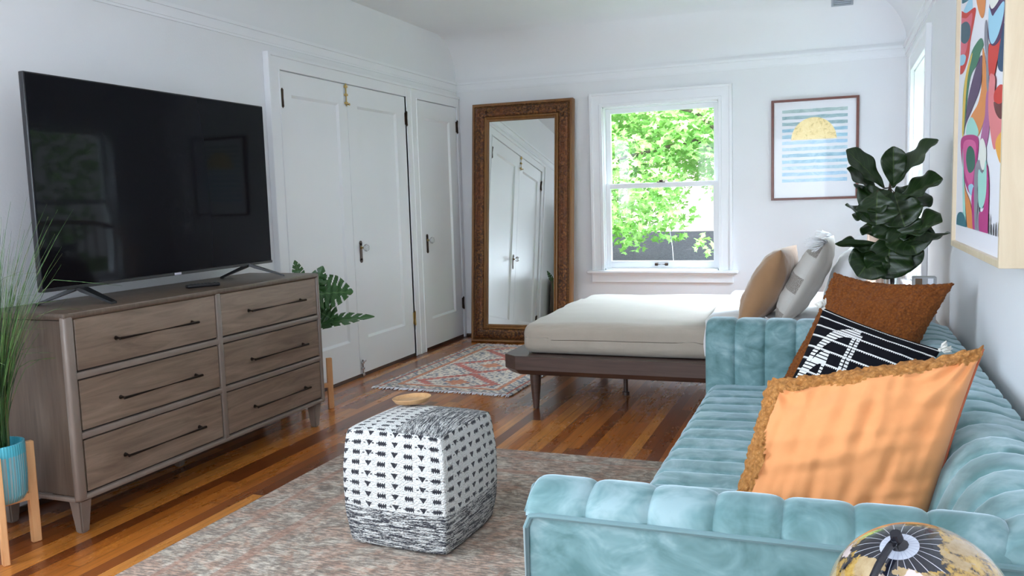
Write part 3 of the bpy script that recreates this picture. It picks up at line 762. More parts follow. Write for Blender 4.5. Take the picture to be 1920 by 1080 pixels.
# bed pillows
t = thing('bed_pillow', 'tan velvet pillow, foremost of the pillows propped at the head of the bed', 'pillow')
bm = B(); cushion_mesh(bm, .46, .47, .19, 44, .06, 1.2, .007); finish(bm, 'cover', 'velvet_tan', t, 180)
pose(t, (-.345, 4.86, .705), (-.13, -1, 0), (.20, 0, .38))
def woven():
    g = G('woven_cream'); u, v, _ = g.sep(g.co('UV')); n = g.noise(g.map(g.co('UV'), (3, 40, 1)), 6, 3, .7)
    bnd = g.lt(g.math('ABSOLUTE', g.sub(g.math('FRACT', g.mul(v, 3.)), .42)), .20)
    yarn = g.mul(bnd, g.gt(g.noise(g.map(g.co('UV'), (26, 60, 1)), 5, 2), .47))
    g.set(color=g.mix(yarn, g.mix(n, (.66, .63, .57), (.75, .72, .67)), (.27, .22, .18)), rough=.9, sheen=.2)
    g.bump(g.add(yarn, n), .8, .004); M['woven_cream'] = g.m
woven()
t = thing('bed_pillow', 'cream woven pillow with brown bands and white corner tassels behind the tan one', 'pillow')
bm = B(); cushion_mesh(bm, .52, .52, .16, 44, .05, 5.2, .008, choose=lambda u, v, s: 0 if s > 0 else 1); finish(bm, 'cover', ['woven_cream', 'linen_cream'], t, 180)
plain('tassel_white', (.93, .93, .93), .85)
for k, (sx, sy) in enumerate(((-1, 1), (1, 1), (-1, -1), (1, -1))): tassel(t, (sx*.25, sy*.25, 0), (sx*.5, sy*.12-.35*(sy > 0), .35), .115, .024, 'tassel_white', seed=k+9, n=60)
pose(t, (-.150, 4.86, .735), (-.06, -1, 0), (.235, 0, .43))
for i, (x, z, lab) in enumerate(((.045, .69, 'plain white pillow standing behind the cream woven pillow, half hidden by the dark plant'),)):
    t = thing('bed_pillow', lab, 'pillow'); bm = B(); cushion_mesh(bm, .62, .44, .17, 40, .05, 8.+i, .008); finish(bm, 'cover', 'white_cotton', t, 180)
    pose(t, (x, 5.0, z), (-.0, -1, 0), (.13, 0, .38))

# ------------------------------------------------------------------ pouf with wooden tray
def pouf_mats():
    g = G('pouf_pattern'); u, v, _ = g.sep(g.co('UV')); c = g.co('UV')
    ws = g.sub(g.noise(c, 90, 2, .6), .5); u2 = g.add(u, g.mul(ws, .006)); v2 = g.add(v, g.mul(g.sub(g.noise(c, 120, 2, .6), .5), .008))
    cu = g.math('DIVIDE', u2, .0540); cv = g.math('DIVIDE', v2, .0375); iu = g.math('FLOOR', cu); fu = g.math('FRACT', cu); fv = g.math('FRACT', cv)
    odd = g.math('MODULO', g.add(iu, 20.), 2.)
    au = g.math('ABSOLUTE', g.sub(fu, .5)); av = g.math('ABSOLUTE', g.sub(fv, .5))
    knit = g.add(.20, g.mul(g.math('SINE', g.mul(u, 750.)), .07))
    block = g.mul(g.lt(au, .31), g.lt(av, knit)); tri = g.mul(g.lt(au, g.mul(g.sub(fv, .22), .50)), g.lt(g.math('ABSOLUTE', g.sub(fv, .5)), .27))
    m = g.add(g.mul(odd, block), g.mul(g.sub(1., odd), tri))
    dash = g.mul(g.mul(g.lt(av, .05), g.lt(g.math('FRACT', g.mul(u, 55.)), .5)), g.mul(g.gt(g.wn(g.comb(g.math('FLOOR', g.mul(cu, .5)), g.math('FLOOR', cv))), .72), 1.))
    m = g.math('MAXIMUM', m, dash, clamp=True)
    pit = g.voro(g.map(c, (1, 1.5, 1)), 130, 'F1')
    g.set(color=g.mix(m, (.70, .69, .66), (.018, .018, .026)), rough=.92, sheen=.2); g.bump(g.sub(g.mul(m, .4), pit), 1., .005); M['pouf_pattern'] = g.m
    g = G('pouf_stripes'); c = g.co('UV')
    n = g.noise(g.map(c, (6, 60, 1)), 2.2, 5, .72, .9); n2 = g.noise(g.map(c, (60, 160, 1)), 2, 2)
    m = g.ramp(g.add(g.mul(n, .75), g.mul(n2, .25)), [(.475, (0,)*3), (.515, (1,)*3)])
    pit = g.voro(g.map(c, (1, 1.6, 1)), 110, 'F1')
    g.set(color=g.mix(m, (.70, .69, .66), (.022, .023, .034)), rough=.92, sheen=.2); g.bump(g.sub(g.mul(m, .3), pit), 1., .006); M['pouf_stripes'] = g.m
pouf_mats()
PH = .432; t = thing('pouf', 'black and white knitted square pouf standing on the large rug', 'pouf', (-1.408, 2.69, 0.011), radians(-3))
def pouf():
    bm = B(); L = bm.loops.layers.uv.verify(); n = 40; W = .197
    def sh(p):
        # puffed cube
        x, y, z = p; zz = z
        q = 4.6; r = (abs(x)**q+abs(y)**q+abs(zz)**q)**(1/q); k = 1/max(r, 1e-6)
        s = .30; x, y, z = x*((1-s)+s*k), y*((1-s)+s*k), z*((1-s)+s*k)
        b = 1+.085*(1-z*z)+.012*noise.noise(Vector((x*2, y*2, z*3)))
        wz = z if z > -.9 else -.9-(z+.9)*0
        X, Y = x*W*b, y*W*b
        Z = PH/2*(1+z)+ (.010*(1-x*x)*(1-y*y) if z > .8 else 0)
        return Vector((X, Y, max(0., min(Z, 9))))
    faces = [(lambda a, b: (a, -1, b)), (lambda a, b: (1, a, b)), (lambda a, b: (-a, 1, b)), (lambda a, b: (-1, -a, b)), (lambda a, b: (a, b, 1)), (lambda a, b: (a, -b, -1))]
    for fi, F in enumerate(faces):
        vs = [[bm.verts.new(sh(F(i/n*2-1, j/n*2-1))) for j in range(n+1)] for i in range(n+1)]
        for i in range(n):
            for j in range(n):
                f = bm.faces.new((vs[i][j], vs[i+1][j], vs[i+1][j+1], vs[i][j+1]))
                u, v = (i+.5)/n, (j+.5)/n
                if fi < 4: f.material_index = 1 if v < .345 else 0; sw = False
                elif fi == 4: f.material_index = 1 if u > .5 else 0; sw = f.material_index == 1
                else: f.material_index = 1; sw = False
                for lp, (a, b) in zip(f.loops, ((i, j), (i+1, j), (i+1, j+1), (i, j+1))):
                    uu, vv = a/n*.42, b/n*.44
                    if fi == 4 and sw: uu, vv = b/n*.46, a/n*.46+.06*sin(b/n*2.2)
                    lp[L].uv = (uu+(.02 if fi == 0 else .04), vv)
    bmesh.ops.remove_doubles(bm, verts=bm.verts, dist=.0008)
    return finish(bm, 'cover', ['pouf_pattern', 'pouf_stripes'], t, 180)
pouf()
wood('pale_wood', (.46, .24, .10), (.66, .40, .19), .42, (1, .08, 1), 55, .2)
tr_ = B(); lathe(tr_, [(.0, .0), (.060, .0), (.066, .004), (.076, .018), (.078, .019), (.079, .017), (.0745, .010)][1:4] + [(.0745, .0195), (.062, .008), (.058, .007), (.002, .007)], 40)
o = finish(tr_, 'wooden_tray', 'pale_wood', None, 50); o.location = (-1.522, 2.845, .4545); o.rotation_euler = (radians(-1.5), radians(-3), .3)
tag(o, 'small round light wood tray lying on the corner of the pouf', 'tray')

# ------------------------------------------------------------------ rugs
def rug_mats():
    g = G('large_rug'); c = g.co(); x, y, z = g.sep(c)
    fine = g.noise(g.map(c, (.22, 1, 1)), 120, 3, .7); mid = g.noise(c, 13, 6, .72, 1.2); big = g.noise(c, 2.4, 5, .6, .8)
    fl = g.voro(g.map(c, (1, 1, 1)), 9, 'SMOOTH_F1')
    base = g.ramp(mid, [(.30, (.14, .095, .065)), (.42, (.33, .25, .185)), (.52, (.52, .43, .335)), (.70, (.68, .60, .50))])
    org = g.ramp(g.add(g.mul(g.noise(c, 7, 5, .7, 1.8), .7), g.mul(fl, .3)), [(.44, (0,)*3), (.54, (.75,)*3)])
    col = g.mix(g.mul(org, big), base, (.50, .20, .10))
    col = g.mix(g.ramp(fine, [(.42, (.75,)*3), (.58, (0,)*3)]), col, (.10, .075, .06))
    # faded borders
    bx_ = g.math('MINIMUM', g.sub(g.math('ABSOLUTE', x), 0.), 9.)
    edge = g.math('MINIMUM', g.sub(1.22, g.math('ABSOLUTE', x)), g.sub(1.72, g.math('ABSOLUTE', y)))
    bd = g.math('MAXIMUM', g.lt(g.math('ABSOLUTE', g.sub(edge, .30)), .02), g.lt(g.math('ABSOLUTE', g.sub(edge, .10)), .012))
    col = g.mix(g.mul(bd, g.mul(mid, .8)), col, (.34, .13, .07))
    g.set(color=col, rough=.95, sheen=.15); g.bump(g.add(fine, g.mul(mid, .5)), .8, .005); M['large_rug'] = g.m
    g = G('kilim'); c = g.co(); x, y, z = g.sep(c); wv = g.sub(g.noise(c, 40, 2), .5)
    x2 = g.add(x, g.mul(wv, .012)); y2 = g.add(y, g.mul(wv, .012)); ax = g.math('ABSOLUTE', x2); ay = g.math('ABSOLUTE', y2)
    e = g.math('MINIMUM', g.sub(.49, ax), g.sub(.86, ay))
    spk = g.noise(g.map(c, (1, .5, 1)), 48, 3, .75, .8); spk2 = g.wn(g.comb(g.math('FLOOR', g.mul(x, 55.)), g.math('FLOOR', g.mul(y, 55.))))
    cream = g.ramp(g.add(g.mul(spk, .65), g.mul(spk2, .35)), [(.34, (.10, .11, .14)), (.43, (.30, .26, .24)), (.50, (.52, .42, .32)), (.62, (.66, .56, .44))])
    red = g.ramp(spk, [(.35, (.30, .055, .035)), (.6, (.50, .12, .075))]); orng = g.ramp(spk, [(.35, (.40, .12, .05)), (.6, (.58, .22, .10))])
    # medallions: stepped diamonds down the centre
    st = g.math('DIVIDE', g.math('ROUND', g.mul(ay, 28.)), 28.); yy = g.math('PINGPONG', g.add(y2, .0), .29)
    sy_ = g.math('DIVIDE', g.math('ROUND', g.mul(yy, 30.)), 30.)
    dia = g.add(ax, g.mul(sy_, 1.05))
    ringm = g.math('MULTIPLY', g.gt(dia, .235), g.lt(dia, .315)); core = g.lt(dia, .09)
    col = g.mix(ringm, cream, red); col = g.mix(core, col, orng)
    b1 = g.lt(g.math('ABSOLUTE', g.sub(e, .135)), .017); b2 = g.lt(g.math('ABSOLUTE', g.sub(e, .030)), .008); b3 = g.lt(e, .12)
    motif = g.lt(g.math('ABSOLUTE', g.sub(g.math('FRACT', g.mul(g.add(x, y), 8.)), .5)), .12)
    col = g.mix(b3, col, g.mix(g.mul(motif, .7), cream, (.16, .18, .20))); col = g.mix(b1, col, orng); col = g.mix(b2, col, red)
    col = g.mix(g.lt(g.math('ABSOLUTE', g.sub(e, .168)), .006), col, (.62, .52, .42))
    g.set(color=col, rough=.95, sheen=.1); g.bump(g.noise(g.map(c, (1, .3, 1)), 160, 3), .8, .004); M['kilim'] = g.m
rug_mats()
def rug(name, label, cat, c, w, l, th_, m, fringe, rz=0, fm='yarn_white'):
    t = thing(name, label, cat, (c[0], c[1], 0), rz)
    bm = B(); n1, n2 = 30, 50
    def fn(u, v): return Vector((w*(u-.5), l*(v-.5)+.006*noise.noise(Vector((u*4, v*3, 0))), th_+.0015*noise.noise(Vector((u*9, v*12, 2)))))
    vs = grid(bm, n1, n2, fn); e = [x for x in bm.edges if x.is_boundary]
    r = bmesh.ops.extrude_edge_only(bm, edges=e)
    for v in r['geom']:
        if isinstance(v, bmesh.types.BMVert): v.co.z = .0005
    finish(bm, 'pile', m, t, 60)
    if fringe:
        rn = random.Random(5); bm = B(); k = int(w/.0085)
        for s in (-1, 1):
            for i in range(k):
                x = w*((i+.5)/k-.5); ln = fringe*rn.uniform(.7, 1.15); dx = rn.uniform(-.012, .012)
                tube(bm, [(x, s*l/2-.002*s, th_-.001), (x+dx*.5, s*(l/2+ln*.5), .0055+rn.uniform(0, .003)), (x+dx, s*(l/2+ln), .0035)], [.0028, .0035, .0024], 5)
        f = finish(bm, 'fringe', fm, t, 180); f['kind'] = 'stuff'
rug('large_rug', 'large faded beige and rust patterned rug under the pouf and sofa', 'rug', (-.99, 2.0), 2.50, 3.46, .011, 'large_rug', 0)
plain('fringe_yarn', (.74, .72, .74), .9)
rug('small_rug', 'small red and cream kilim rug with white fringe before the mirror', 'rug', (-2.36, 5.665), 1.0, 1.66, .008, 'kilim', .045, radians(-1.2), 'fringe_yarn')

# ------------------------------------------------------------------ plants
def leafmat(name, c0, c1, rough=.32, vein=(.25, .40, .10)):
    g = G(name); u, v, _ = g.sep(g.co('UV')); n = g.noise(g.co(), 14, 3)
    a = g.math('ABSOLUTE', g.sub(u, .5)); mid = g.lt(a, .018)
    vn = g.lt(g.math('ABSOLUTE', g.sub(g.math('FRACT', g.sub(g.mul(v, 7.), g.mul(a, 5.))), .5)), .05)
    col = g.mix(n, c0, c1); col = g.mix(g.math('MAXIMUM', mid, g.mul(vn, .5), clamp=True), col, vein)
    g.set(color=col, rough=rough, spec=.5); g.bump(g.math('MAXIMUM', mid, vn), -.5, .003); M[name] = g.m
leafmat('fig_leaf', (.006, .018, .004), (.016, .040, .008), .38, (.05, .09, .02)); leafmat('monstera_leaf', (.020, .075, .018), (.05, .14, .035), .3, (.10, .22, .07))
def leaf(base, tip, up, width, shape='fig', seed=0, droop=.0, fold=.25, wavy=.10, nu=12, nv=22, cuts=()):
    bm = B(); base, tip, up = Vector(base), Vector(tip), Vector(up); ax = tip-base; ln = ax.length; ax.normalize()
    side = ax.cross(up).normalized(); nrm = side.cross(ax).normalized(); rn = random.Random(seed)
    ph = rn.uniform(0, 6)
    def wfn(v):
        if shape == 'fig': return (sin(pi*min(1, v**1.25*.98+.01))**.62)*(.60+.55*v) * (1 if v < .93 else 1-(v-.93)*5)
        if shape == 'monstera': return (sin(pi*(v**.62)*.99+.01)**.8)*1.05
        return sin(pi*v)
    L = bm.loops.layers.uv.verify()
    def P(u, v):
        a = (u-.5)*2; w = width/2*max(.02, wfn(v))
        z = fold*abs(a)*w - droop*ln*v*v + wavy*w*sin(v*15+ph+(1.3 if a > 0 else 0))*abs(a)**1.6 + .04*w*sin(v*31)*(1-abs(a))
        return base+ax*(ln*v)+side*(a*w)+nrm*z
    for i in range(nu):
        for j in range(nv):
            u0, u1, v0, v1 = i/nu, (i+1)/nu, j/nv, (j+1)/nv; vm = (v0+v1)/2; um = abs((u0+u1)/2-.5)*2
            if any(abs(vm - um*.13 - c0) < .010+.016*um and um > .34+.12*((k*7) % 3)/3 for k, c0 in enumerate(cuts)): continue
            q = [bm.verts.new(P(*p)) for p in ((u0, v0), (u1, v0), (u1, v1), (u0, v1))]; f = bm.faces.new(q)
            for lp, c in zip(f.loops, ((u0, v0), (u1, v0), (u1, v1), (u0, v1))): lp[L].uv = c
    bmesh.ops.remove_doubles(bm, verts=bm.verts, dist=1e-5)
    bmesh.ops.solidify(bm, geom=list(bm.faces), thickness=.0012)
    return bm

# nightstand between sofa and bed with fiddle leaf fig in a glass vase
t = thing('nightstand', 'pale nightstand squeezed between the sofa and the bed, mostly hidden by cushions', 'nightstand', (.245, 4.185, 0))
wood('nightstand_wood', (.40, .33, .27), (.56, .48, .40), .45, (1, .1, 1), 40)
bm = B(); box(bm, (-.18, -.20, .60), (.185, .20, .62), .004, 2); finish(bm, 'top', 'nightstand_wood', t)
bm = B(); box(bm, (-.17, -.19, .40), (.175, .19, .598)); finish(bm, 'body', 'nightstand_wood', t, 0)
bm = B(); box(bm, (-.182, -.18, .42), (-.168, .18, .585), .003); d = finish(bm, 'drawer', 'nightstand_wood', t)
bm = B(); tube(bm, [(-.182, 0, .50), (-.20, 0, .50)], [.006, .011], 10); finish(bm, 'knob', 'brass', d)
for a in (-1, 1):
    for b in (-1, 1): bm = B(); tube(bm, [(a*.15, b*.165, 0), (a*.15, b*.165, .40)], [.012, .018], 10); finish(bm, 'leg', 'nightstand_wood', t)
g = G('clear_glass'); g.set(color=(.95, .98, .98), rough=.01, trans=1., ior=1.45); M['clear_glass'] = g.m
t = thing('fiddle_leaf_plant', 'dark green fiddle leaf fig in a clear glass vase beside the bed pillows', 'plant', (.235, 4.15, .62))
def ft(bm): bmesh.ops.translate(bm, verts=bm.verts, vec=(-.235, -4.15, -.62)); return bm
bm = B(); lathe(bm, [(.045, .62), (.05, .625), (.048, .70), (.030, .78), (.030, .83), (.034, .84), (.031, .84), (.027, .83), (.027, .785), (.044, .70), (.045, .632), (.001, .632)], 28, (.235, 4.15, 0)); finish(ft(bm), 'vase', 'clear_glass', t)
plain('stem_brown', (.06, .035, .02), .7)
stem = [(.235, 4.15, .64), (.24, 4.14, .80), (.23, 4.14, .95), (.215, 4.15, 1.10), (.225, 4.16, 1.22), (.23, 4.16, 1.28)]
bm = B(); tube(bm, stem, [.009, .009, .008, .007, .006, .004], 8); finish(ft(bm), 'stem', 'stem_brown', t)
figs = [((.20, 4.14, 1.22), (.045, 4.08, 1.395), (.25, -.75, .6), .085), ((.235, 4.15, 1.22), (.405, 4.12, 1.425), (-.7, -.3, .5), .125), ((.19, 4.14, 1.17), (.048, 4.10, 1.315), (.3, -.5, .8), .105),
        ((.25, 4.14, 1.16), (.425, 4.08, 1.255), (-.3, -.5, .8), .115), ((.19, 4.15, 1.06), (.080, 4.16, 1.245), (.7, -.4, .4), .085), ((.21, 4.12, 1.02), (.043, 4.02, 1.155), (.3, -.2, .9), .090),
        ((.25, 4.12, 1.00), (.415, 3.98, 1.075), (-.2, -.5, .8), .130), ((.26, 4.13, .93), (.440, 3.96, 1.03), (-.3, .4, .9), .100), ((.21, 4.12, .92), (.022, 4.03, .985), (.1, -.4, .9), .085),
        ((.20, 4.10, .97), (-.005, 3.99, .985), (.0, .95, .4), .030), ((.20, 4.12, .98), (.095, 4.02, .835), (.2, -.9, .3), .130), ((.17, 4.08, 1.21), (.165, 4.03, 1.06), (0, -1, .1), .130),
        ((.235, 4.10, 1.03), (.205, 4.05, .82), (.05, -1, .1), .150), ((.25, 4.12, 1.10), (.33, 4.04, .93), (.1, -1, .2), .150), ((.24, 4.16, 1.22), (.235, 4.13, 1.40), (.1, -.9, -.2), .08),
        ((.25, 4.18, 1.10), (.37, 4.26, 1.20), (-.2, -.8, .5), .13), ((.21, 4.18, 1.08), (.10, 4.27, 1.13), (.2, -.8, .5), .12), ((.24, 4.14, 1.20), (.28, 4.05, 1.05), (-.1, -1, .1), .14),
        ((.22, 4.17, 1.0), (.13, 4.24, 1.06), (.2, -.9, .5), .10), ((.24, 4.14, .98), (.30, 4.06, .85), (.1, -1, .1), .13), ((.23, 4.12, 1.14), (.26, 4.06, .98), (0, -1, .1), .15), ((.23, 4.12, 1.2), (.10, 4.06, 1.14), (.1, -.8, .6), .12)]
for k, (a, b, u, w) in enumerate(figs):
    finish(ft(leaf(a, b, u, w*1.45, 'fig', k, .03, .3, .16)), 'leaf', 'fig_leaf', t, 180)
    bm = B(); a = Vector(a); s = min((Vector(p) for p in stem), key=lambda p: (p-a).length); tube(bm, [s, a, a+(Vector(b)-a)*.06], [.003, .0025, .002], 6); finish(ft(bm), 'leaf_stalk', 'stem_brown', t)
t = thing('desk_clock', 'small grey box with brown panel on the nightstand behind the rust cushion', 'clock', (.365, 4.13, .62))
bm = B(); box(bm, (-.045, -.03, 0), (.05, .03, .205), .004); finish(bm, 'case', plain('grey_box', (.42, .42, .43), .5), t)
bm = B(); box(bm, (-.035, -.033, .17), (-.008, -.03, .198)); finish(bm, 'panel', plain('brown_panel', (.15, .09, .05), .5), t, 0)
bm = B(); box(bm, (.015, -.033, .17), (.037, -.03, .198)); finish(bm, 'label', plain('white_panel', (.9, .9, .95), .3), t, 0)

# grass in a blue pot on a wooden stand
wood('stand_wood', (.62, .30, .12), (.80, .46, .22), .45, (1, 1, .08), 50)
def stand(name, label, legs, top, pot_z, lw=.021):
    cx = sum(p[0] for p in legs)/4; cy = sum(p[1] for p in legs)/4
    t = thing(name, label, 'plant stand', (cx, cy, 0))
    for x, y in legs:
        bm = B(); d = Vector((x-cx, y-cy, 0)); a = math.atan2(d.y, d.x)
        box(bm, (-lw*.8, -lw*.55, 0), (lw*.8, lw*.55, top), .003, 1); bmesh.ops.rotate(bm, verts=bm.verts, matrix=Matrix.Rotation(a, 3, 'Z')); bmesh.ops.translate(bm, verts=bm.verts, vec=d); finish(bm, 'leg', 'stand_wood', t)
    for k, (p, q) in enumerate(((legs[0], legs[2]), (legs[1], legs[3]))):
        bm = B(); a = Vector((p[0]-cx, p[1]-cy, 0)); b = Vector((q[0]-cx, q[1]-cy, 0)); d = (b-a).normalized(); s = Vector((-d.y, d.x, 0))*.013; z = pot_z-.028+k*.0005
        prism(bm, [a+s+Vector((0, 0, z)), b+s+Vector((0, 0, z)), b-s+Vector((0, 0, z)), a-s+Vector((0, 0, z))], (0, 0, .026)); finish(bm, 'crossbar', 'stand_wood', t, 0)
    return cx, cy
def pot_glaze():
    g = G('blue_glaze'); x, y, z = g.sep(g.co()); a = g.math('ARCTAN2', y, x)
    dr = g.noise(g.comb(g.mul(a, 9.), g.mul(z, 3.)), 1.3, 3, .6); st = g.noise(g.comb(g.mul(a, 26.), g.mul(z, 1.2)), 1.5, 2)
    low = g.lt(z, .175)
    rev = g.mul(g.mul(g.gt(st, .53), low), .75)
    col = g.mix(rev, g.mix(dr, (.05, .36, .48), (.10, .50, .60)), (.42, .36, .30))
    g.set(color=col, rough=.18, coat=.6); g.bump(g.math('SINE', g.mul(a, 60.)), .25, .003); M['blue_glaze'] = g.m
pot_glaze()
F_, R_l = (-2.705, 2.015), (-2.79, 2.208); cxy = (-2.828, 2.078)
legs = [F_, R_l, (2*cxy[0]-F_[0], 2*cxy[1]-F_[1]), (2*cxy[0]-R_l[0], 2*cxy[1]-R_l[1])]
stand('plant_stand', 'light wood plant stand at the left edge holding the blue pot', legs, .385, .195)
t = thing('potted_grass', 'tall ornamental grass in a ribbed turquoise blue pot on the wood stand', 'plant', (cxy[0]+.028, cxy[1]+.008, .195))
bm = B(); lathe(bm, [(.062, .0), (.080, .006), (.092, .03), (.095, .10), (.095, .205), (.093, .215), (.086, .215), (.084, .20), (.082, .175), (.002, .175)], 40); finish(bm, 'pot', 'blue_glaze', t, 60)
bm = B(); lathe(bm, [(.080, .168), (.08, .178), (.05, .184), (.002, .186)], 24); finish(bm, 'soil', plain('pebbles', (.45, .44, .42), .9), t)
def blades():
    g = G('grass_blade'); n = g.noise(g.co(), 7, 2); x, y, z = g.sep(g.co())
    g.set(color=g.ramp(g.wn(g.comb(g.math('FLOOR', g.mul(x, 60.)), g.math('FLOOR', g.mul(y, 60.)))), [(0, (.012, .04, .008)), (.4, (.04, .11, .02)), (.8, (.10, .20, .05)), (1, (.18, .15, .06))]), rough=.5); M['grass_blade'] = g.m
    bm = B(); rn = random.Random(11)
    for k in range(270):
        a = rn.uniform(0, 2*pi); r0 = .045*sqrt(rn.random()); ln = rn.uniform(.50, .98); lean = rn.uniform(.0, .34)*(1 if rn.random() < .85 else 1.5)
        az = a+rn.uniform(-.7, .7); pts = []; kink = rn.random() < .12; kx = rn.uniform(.6, .85)
        for s in range(9):
            u = s/8; out = lean*ln*u**1.9; zz = .17+ln*u*(1-.25*lean*u)
            if kink and u > kx: out += (u-kx)*.25; zz -= (u-kx)*ln*.9
            pts.append(Vector((r0*cos(a)+out*cos(az), r0*sin(a)+out*sin(az), zz)))
        if pts[-1].x < -.25: continue
        w = rn.uniform(.0012, .0022); tube(bm, pts, [w*(1-.8*(s/8)**2) for s in range(9)], 4)
    f = finish(bm, 'grass_blades', 'grass_blade', t, 180); f['kind'] = 'stuff'
blades()

# monstera in a white pot behind the dresser's far end
lg = [(-2.83, 4.065), (-2.83, 4.265), (-3.03, 4.265), (-3.03, 4.065)]
stand('plant_stand', 'light wood plant stand behind the far end of the dresser', lg, .31, .16)
t = thing('potted_monstera', 'monstera with split green leaves peeking out past the far end of the dresser', 'plant', (-2.93, 4.165, .16))
bm = B(); lathe(bm, [(.075, 0), (.085, .006), (.092, .06), (.094, .23), (.090, .235), (.084, .235), (.082, .20), (.002, .20)], 32); finish(bm, 'pot', plain('white_glaze', (.82, .83, .85), .2), t, 60)
def mt(bm): bmesh.ops.translate(bm, verts=bm.verts, vec=(2.93, -4.165, -.16)); return bm
mleaf = [((-2.84, 4.20, .70), (-2.635, 4.25, .720), (.1, -.8, .6), .235, (.16, .32, .48, .64, .8)), 
         ((-2.84, 4.20, .52), (-2.505, 4.25, .590), (.15, -.45, .9), .130, (.2, .36, .52, .68)), ((-2.86, 4.22, .60), (-2.74, 4.24, .53), (.3, -.9, .2), .19, (.25, .45, .65)),
         ((-2.98, 4.24, .78), (-3.03, 4.26, .900), (.5, -.8, .1), .07, (.3, .5, .7)), ((-2.87, 4.20, .70), (-2.825, 4.24, .865), (.3, -1, .1), .13, (.3, .5, .7))]
for k, (a, b, u, w, cuts) in enumerate(mleaf):
    finish(mt(leaf(a, b, u, w, 'monstera', k, .08, .12, .05, 14, 110, cuts)), 'leaf', 'monstera_leaf', t, 180)
    bm = B(); a = Vector(a); tube(bm, [(-2.93, 4.165, .36), Vector((-2.93, 4.165, .36)).lerp(a, .5)+Vector((0, 0, .05)), a], [.006, .005, .0035], 6); finish(mt(bm), 'leaf_stalk', plain('stalk_green', (.05, .13, .03), .5), t)

# ------------------------------------------------------------------ globe on a side table
t = thing('side_table', 'round dark side table beside the near sofa arm under the globe', 'table', (.10, 1.16, 0))
bm = B(); lathe(bm, [(.17, .455), (.185, .46), (.185, .475), (.18, .48)], 40); finish(bm, 'table_top', 'dark_wood', t, 40)
bm = B(); lathe(bm, [(.13, .012), (.13, .022), (.02, .035), (.016, .455)], 24); finish(bm, 'pedestal', 'dark_metal', t, 40)
def globe_mat():
    g = G('globe_map'); c = g.co(); x, y, z = g.sep(c)
    r = g.math('SQRT', g.add(g.mul(x, x), g.mul(y, y))); a = g.math('ARCTAN2', y, x)
    land = g.noise(c, 9, 7, .62, .5); det = g.noise(c, 34, 4, .7)
    tan = g.ramp(det, [(.3, (.30, .19, .075)), (.7, (.50, .37, .20))]); gold = g.ramp(det, [(.42, (.012, .012, .02)), (.5, (.40, .24, .05)), (.62, (.55, .36, .10))])
    col = g.mix(g.ramp(land, [(.46, (0,)*3), (.48, (1,)*3)]), tan, gold)
    col = g.mix(g.ramp(g.noise(g.map(c, loc=(3, 1, 2)), 10, 5, .6), [(.60, (0,)*3), (.615, (1,)*3)]), col, (.68, .55, .52))
    cap = g.lt(r, g.add(.052, g.mul(g.sub(land, .5), .16))); rays = g.lt(g.math('ABSOLUTE', g.sub(g.math('FRACT', g.mul(a, 24/(2*pi))), .5)), .045)
    col = g.mix(cap, col, g.mix(rays, (.010, .011, .02), (.45, .45, .5)))
    hub = g.lt(r, .024); col = g.mix(hub, col, g.mix(rays, (.50, .53, .62), (.30, .32, .4)))
    g.set(color=col, rough=.22, coat=.8, coat_rough=.06, metal=.15); M['globe_map'] = g.m
globe_mat()
GR = .118; GC = (.108, 1.19, .655)
t = thing('globe', 'small gold and black desk globe on a dark bracket in front of the sofa arm', 'globe', (GC[0], GC[1], .48))
tilt = Matrix.Rotation(radians(20), 4, 'X') @ Matrix.Rotation(radians(-14), 4, 'Y')
bm = B(); bmesh.ops.create_uvsphere(bm, u_segments=64, v_segments=40, radius=GR); s_ = finish(bm, 'sphere', 'globe_map', t, 180); s_.matrix_local = Matrix.Translation((0, 0, GC[2]-.48)) @ tilt
plain('black_enamel', (.012, .012, .018), .22)
bm = B(); pts = []
for k in range(25):
    a = radians(90-k*7.2); pts.append(Vector(((GR+.012)*cos(a)*-.55, -(GR+.012)*cos(a)*.83, (GR+.012)*sin(a))))
tube(bm, pts, .0048, 8); tube(bm, [(0, 0, GR), (0, 0, GR+.010), (0, 0, GR+.020)], [.012, .008, .007], 12)
a_ = finish(bm, 'meridian_arm', 'black_enamel', t); a_.matrix_local = Matrix.Translation((0, 0, GC[2]-.48)) @ tilt
bm = B(); lathe(bm, [(.07, 0), (.068, .008), (.02, .014), (.010, .025), (.010, .057)], 28); finish(bm, 'stand_base', 'black_enamel', t)

# ------------------------------------------------------------------ framed prints
def wash(name, c0, c1):
    g = G(name); c = g.co(); n = g.noise(g.map(c, (1, 1, 2.)), 12, 5, .65, 1.)
    g.set(color=g.ramp(n, [(.35, c0), (.65, c1)]), rough=.5, coat=.5, coat_rough=.03); M[name] = g.m
plain('print_paper', (.82, .82, .86), .5, coat=.5, coat_rough=.03)
wood('frame_cherry', (.10, .020, .012), (.19, .045, .025), .4, (.1, 1, 1), 40, .2)
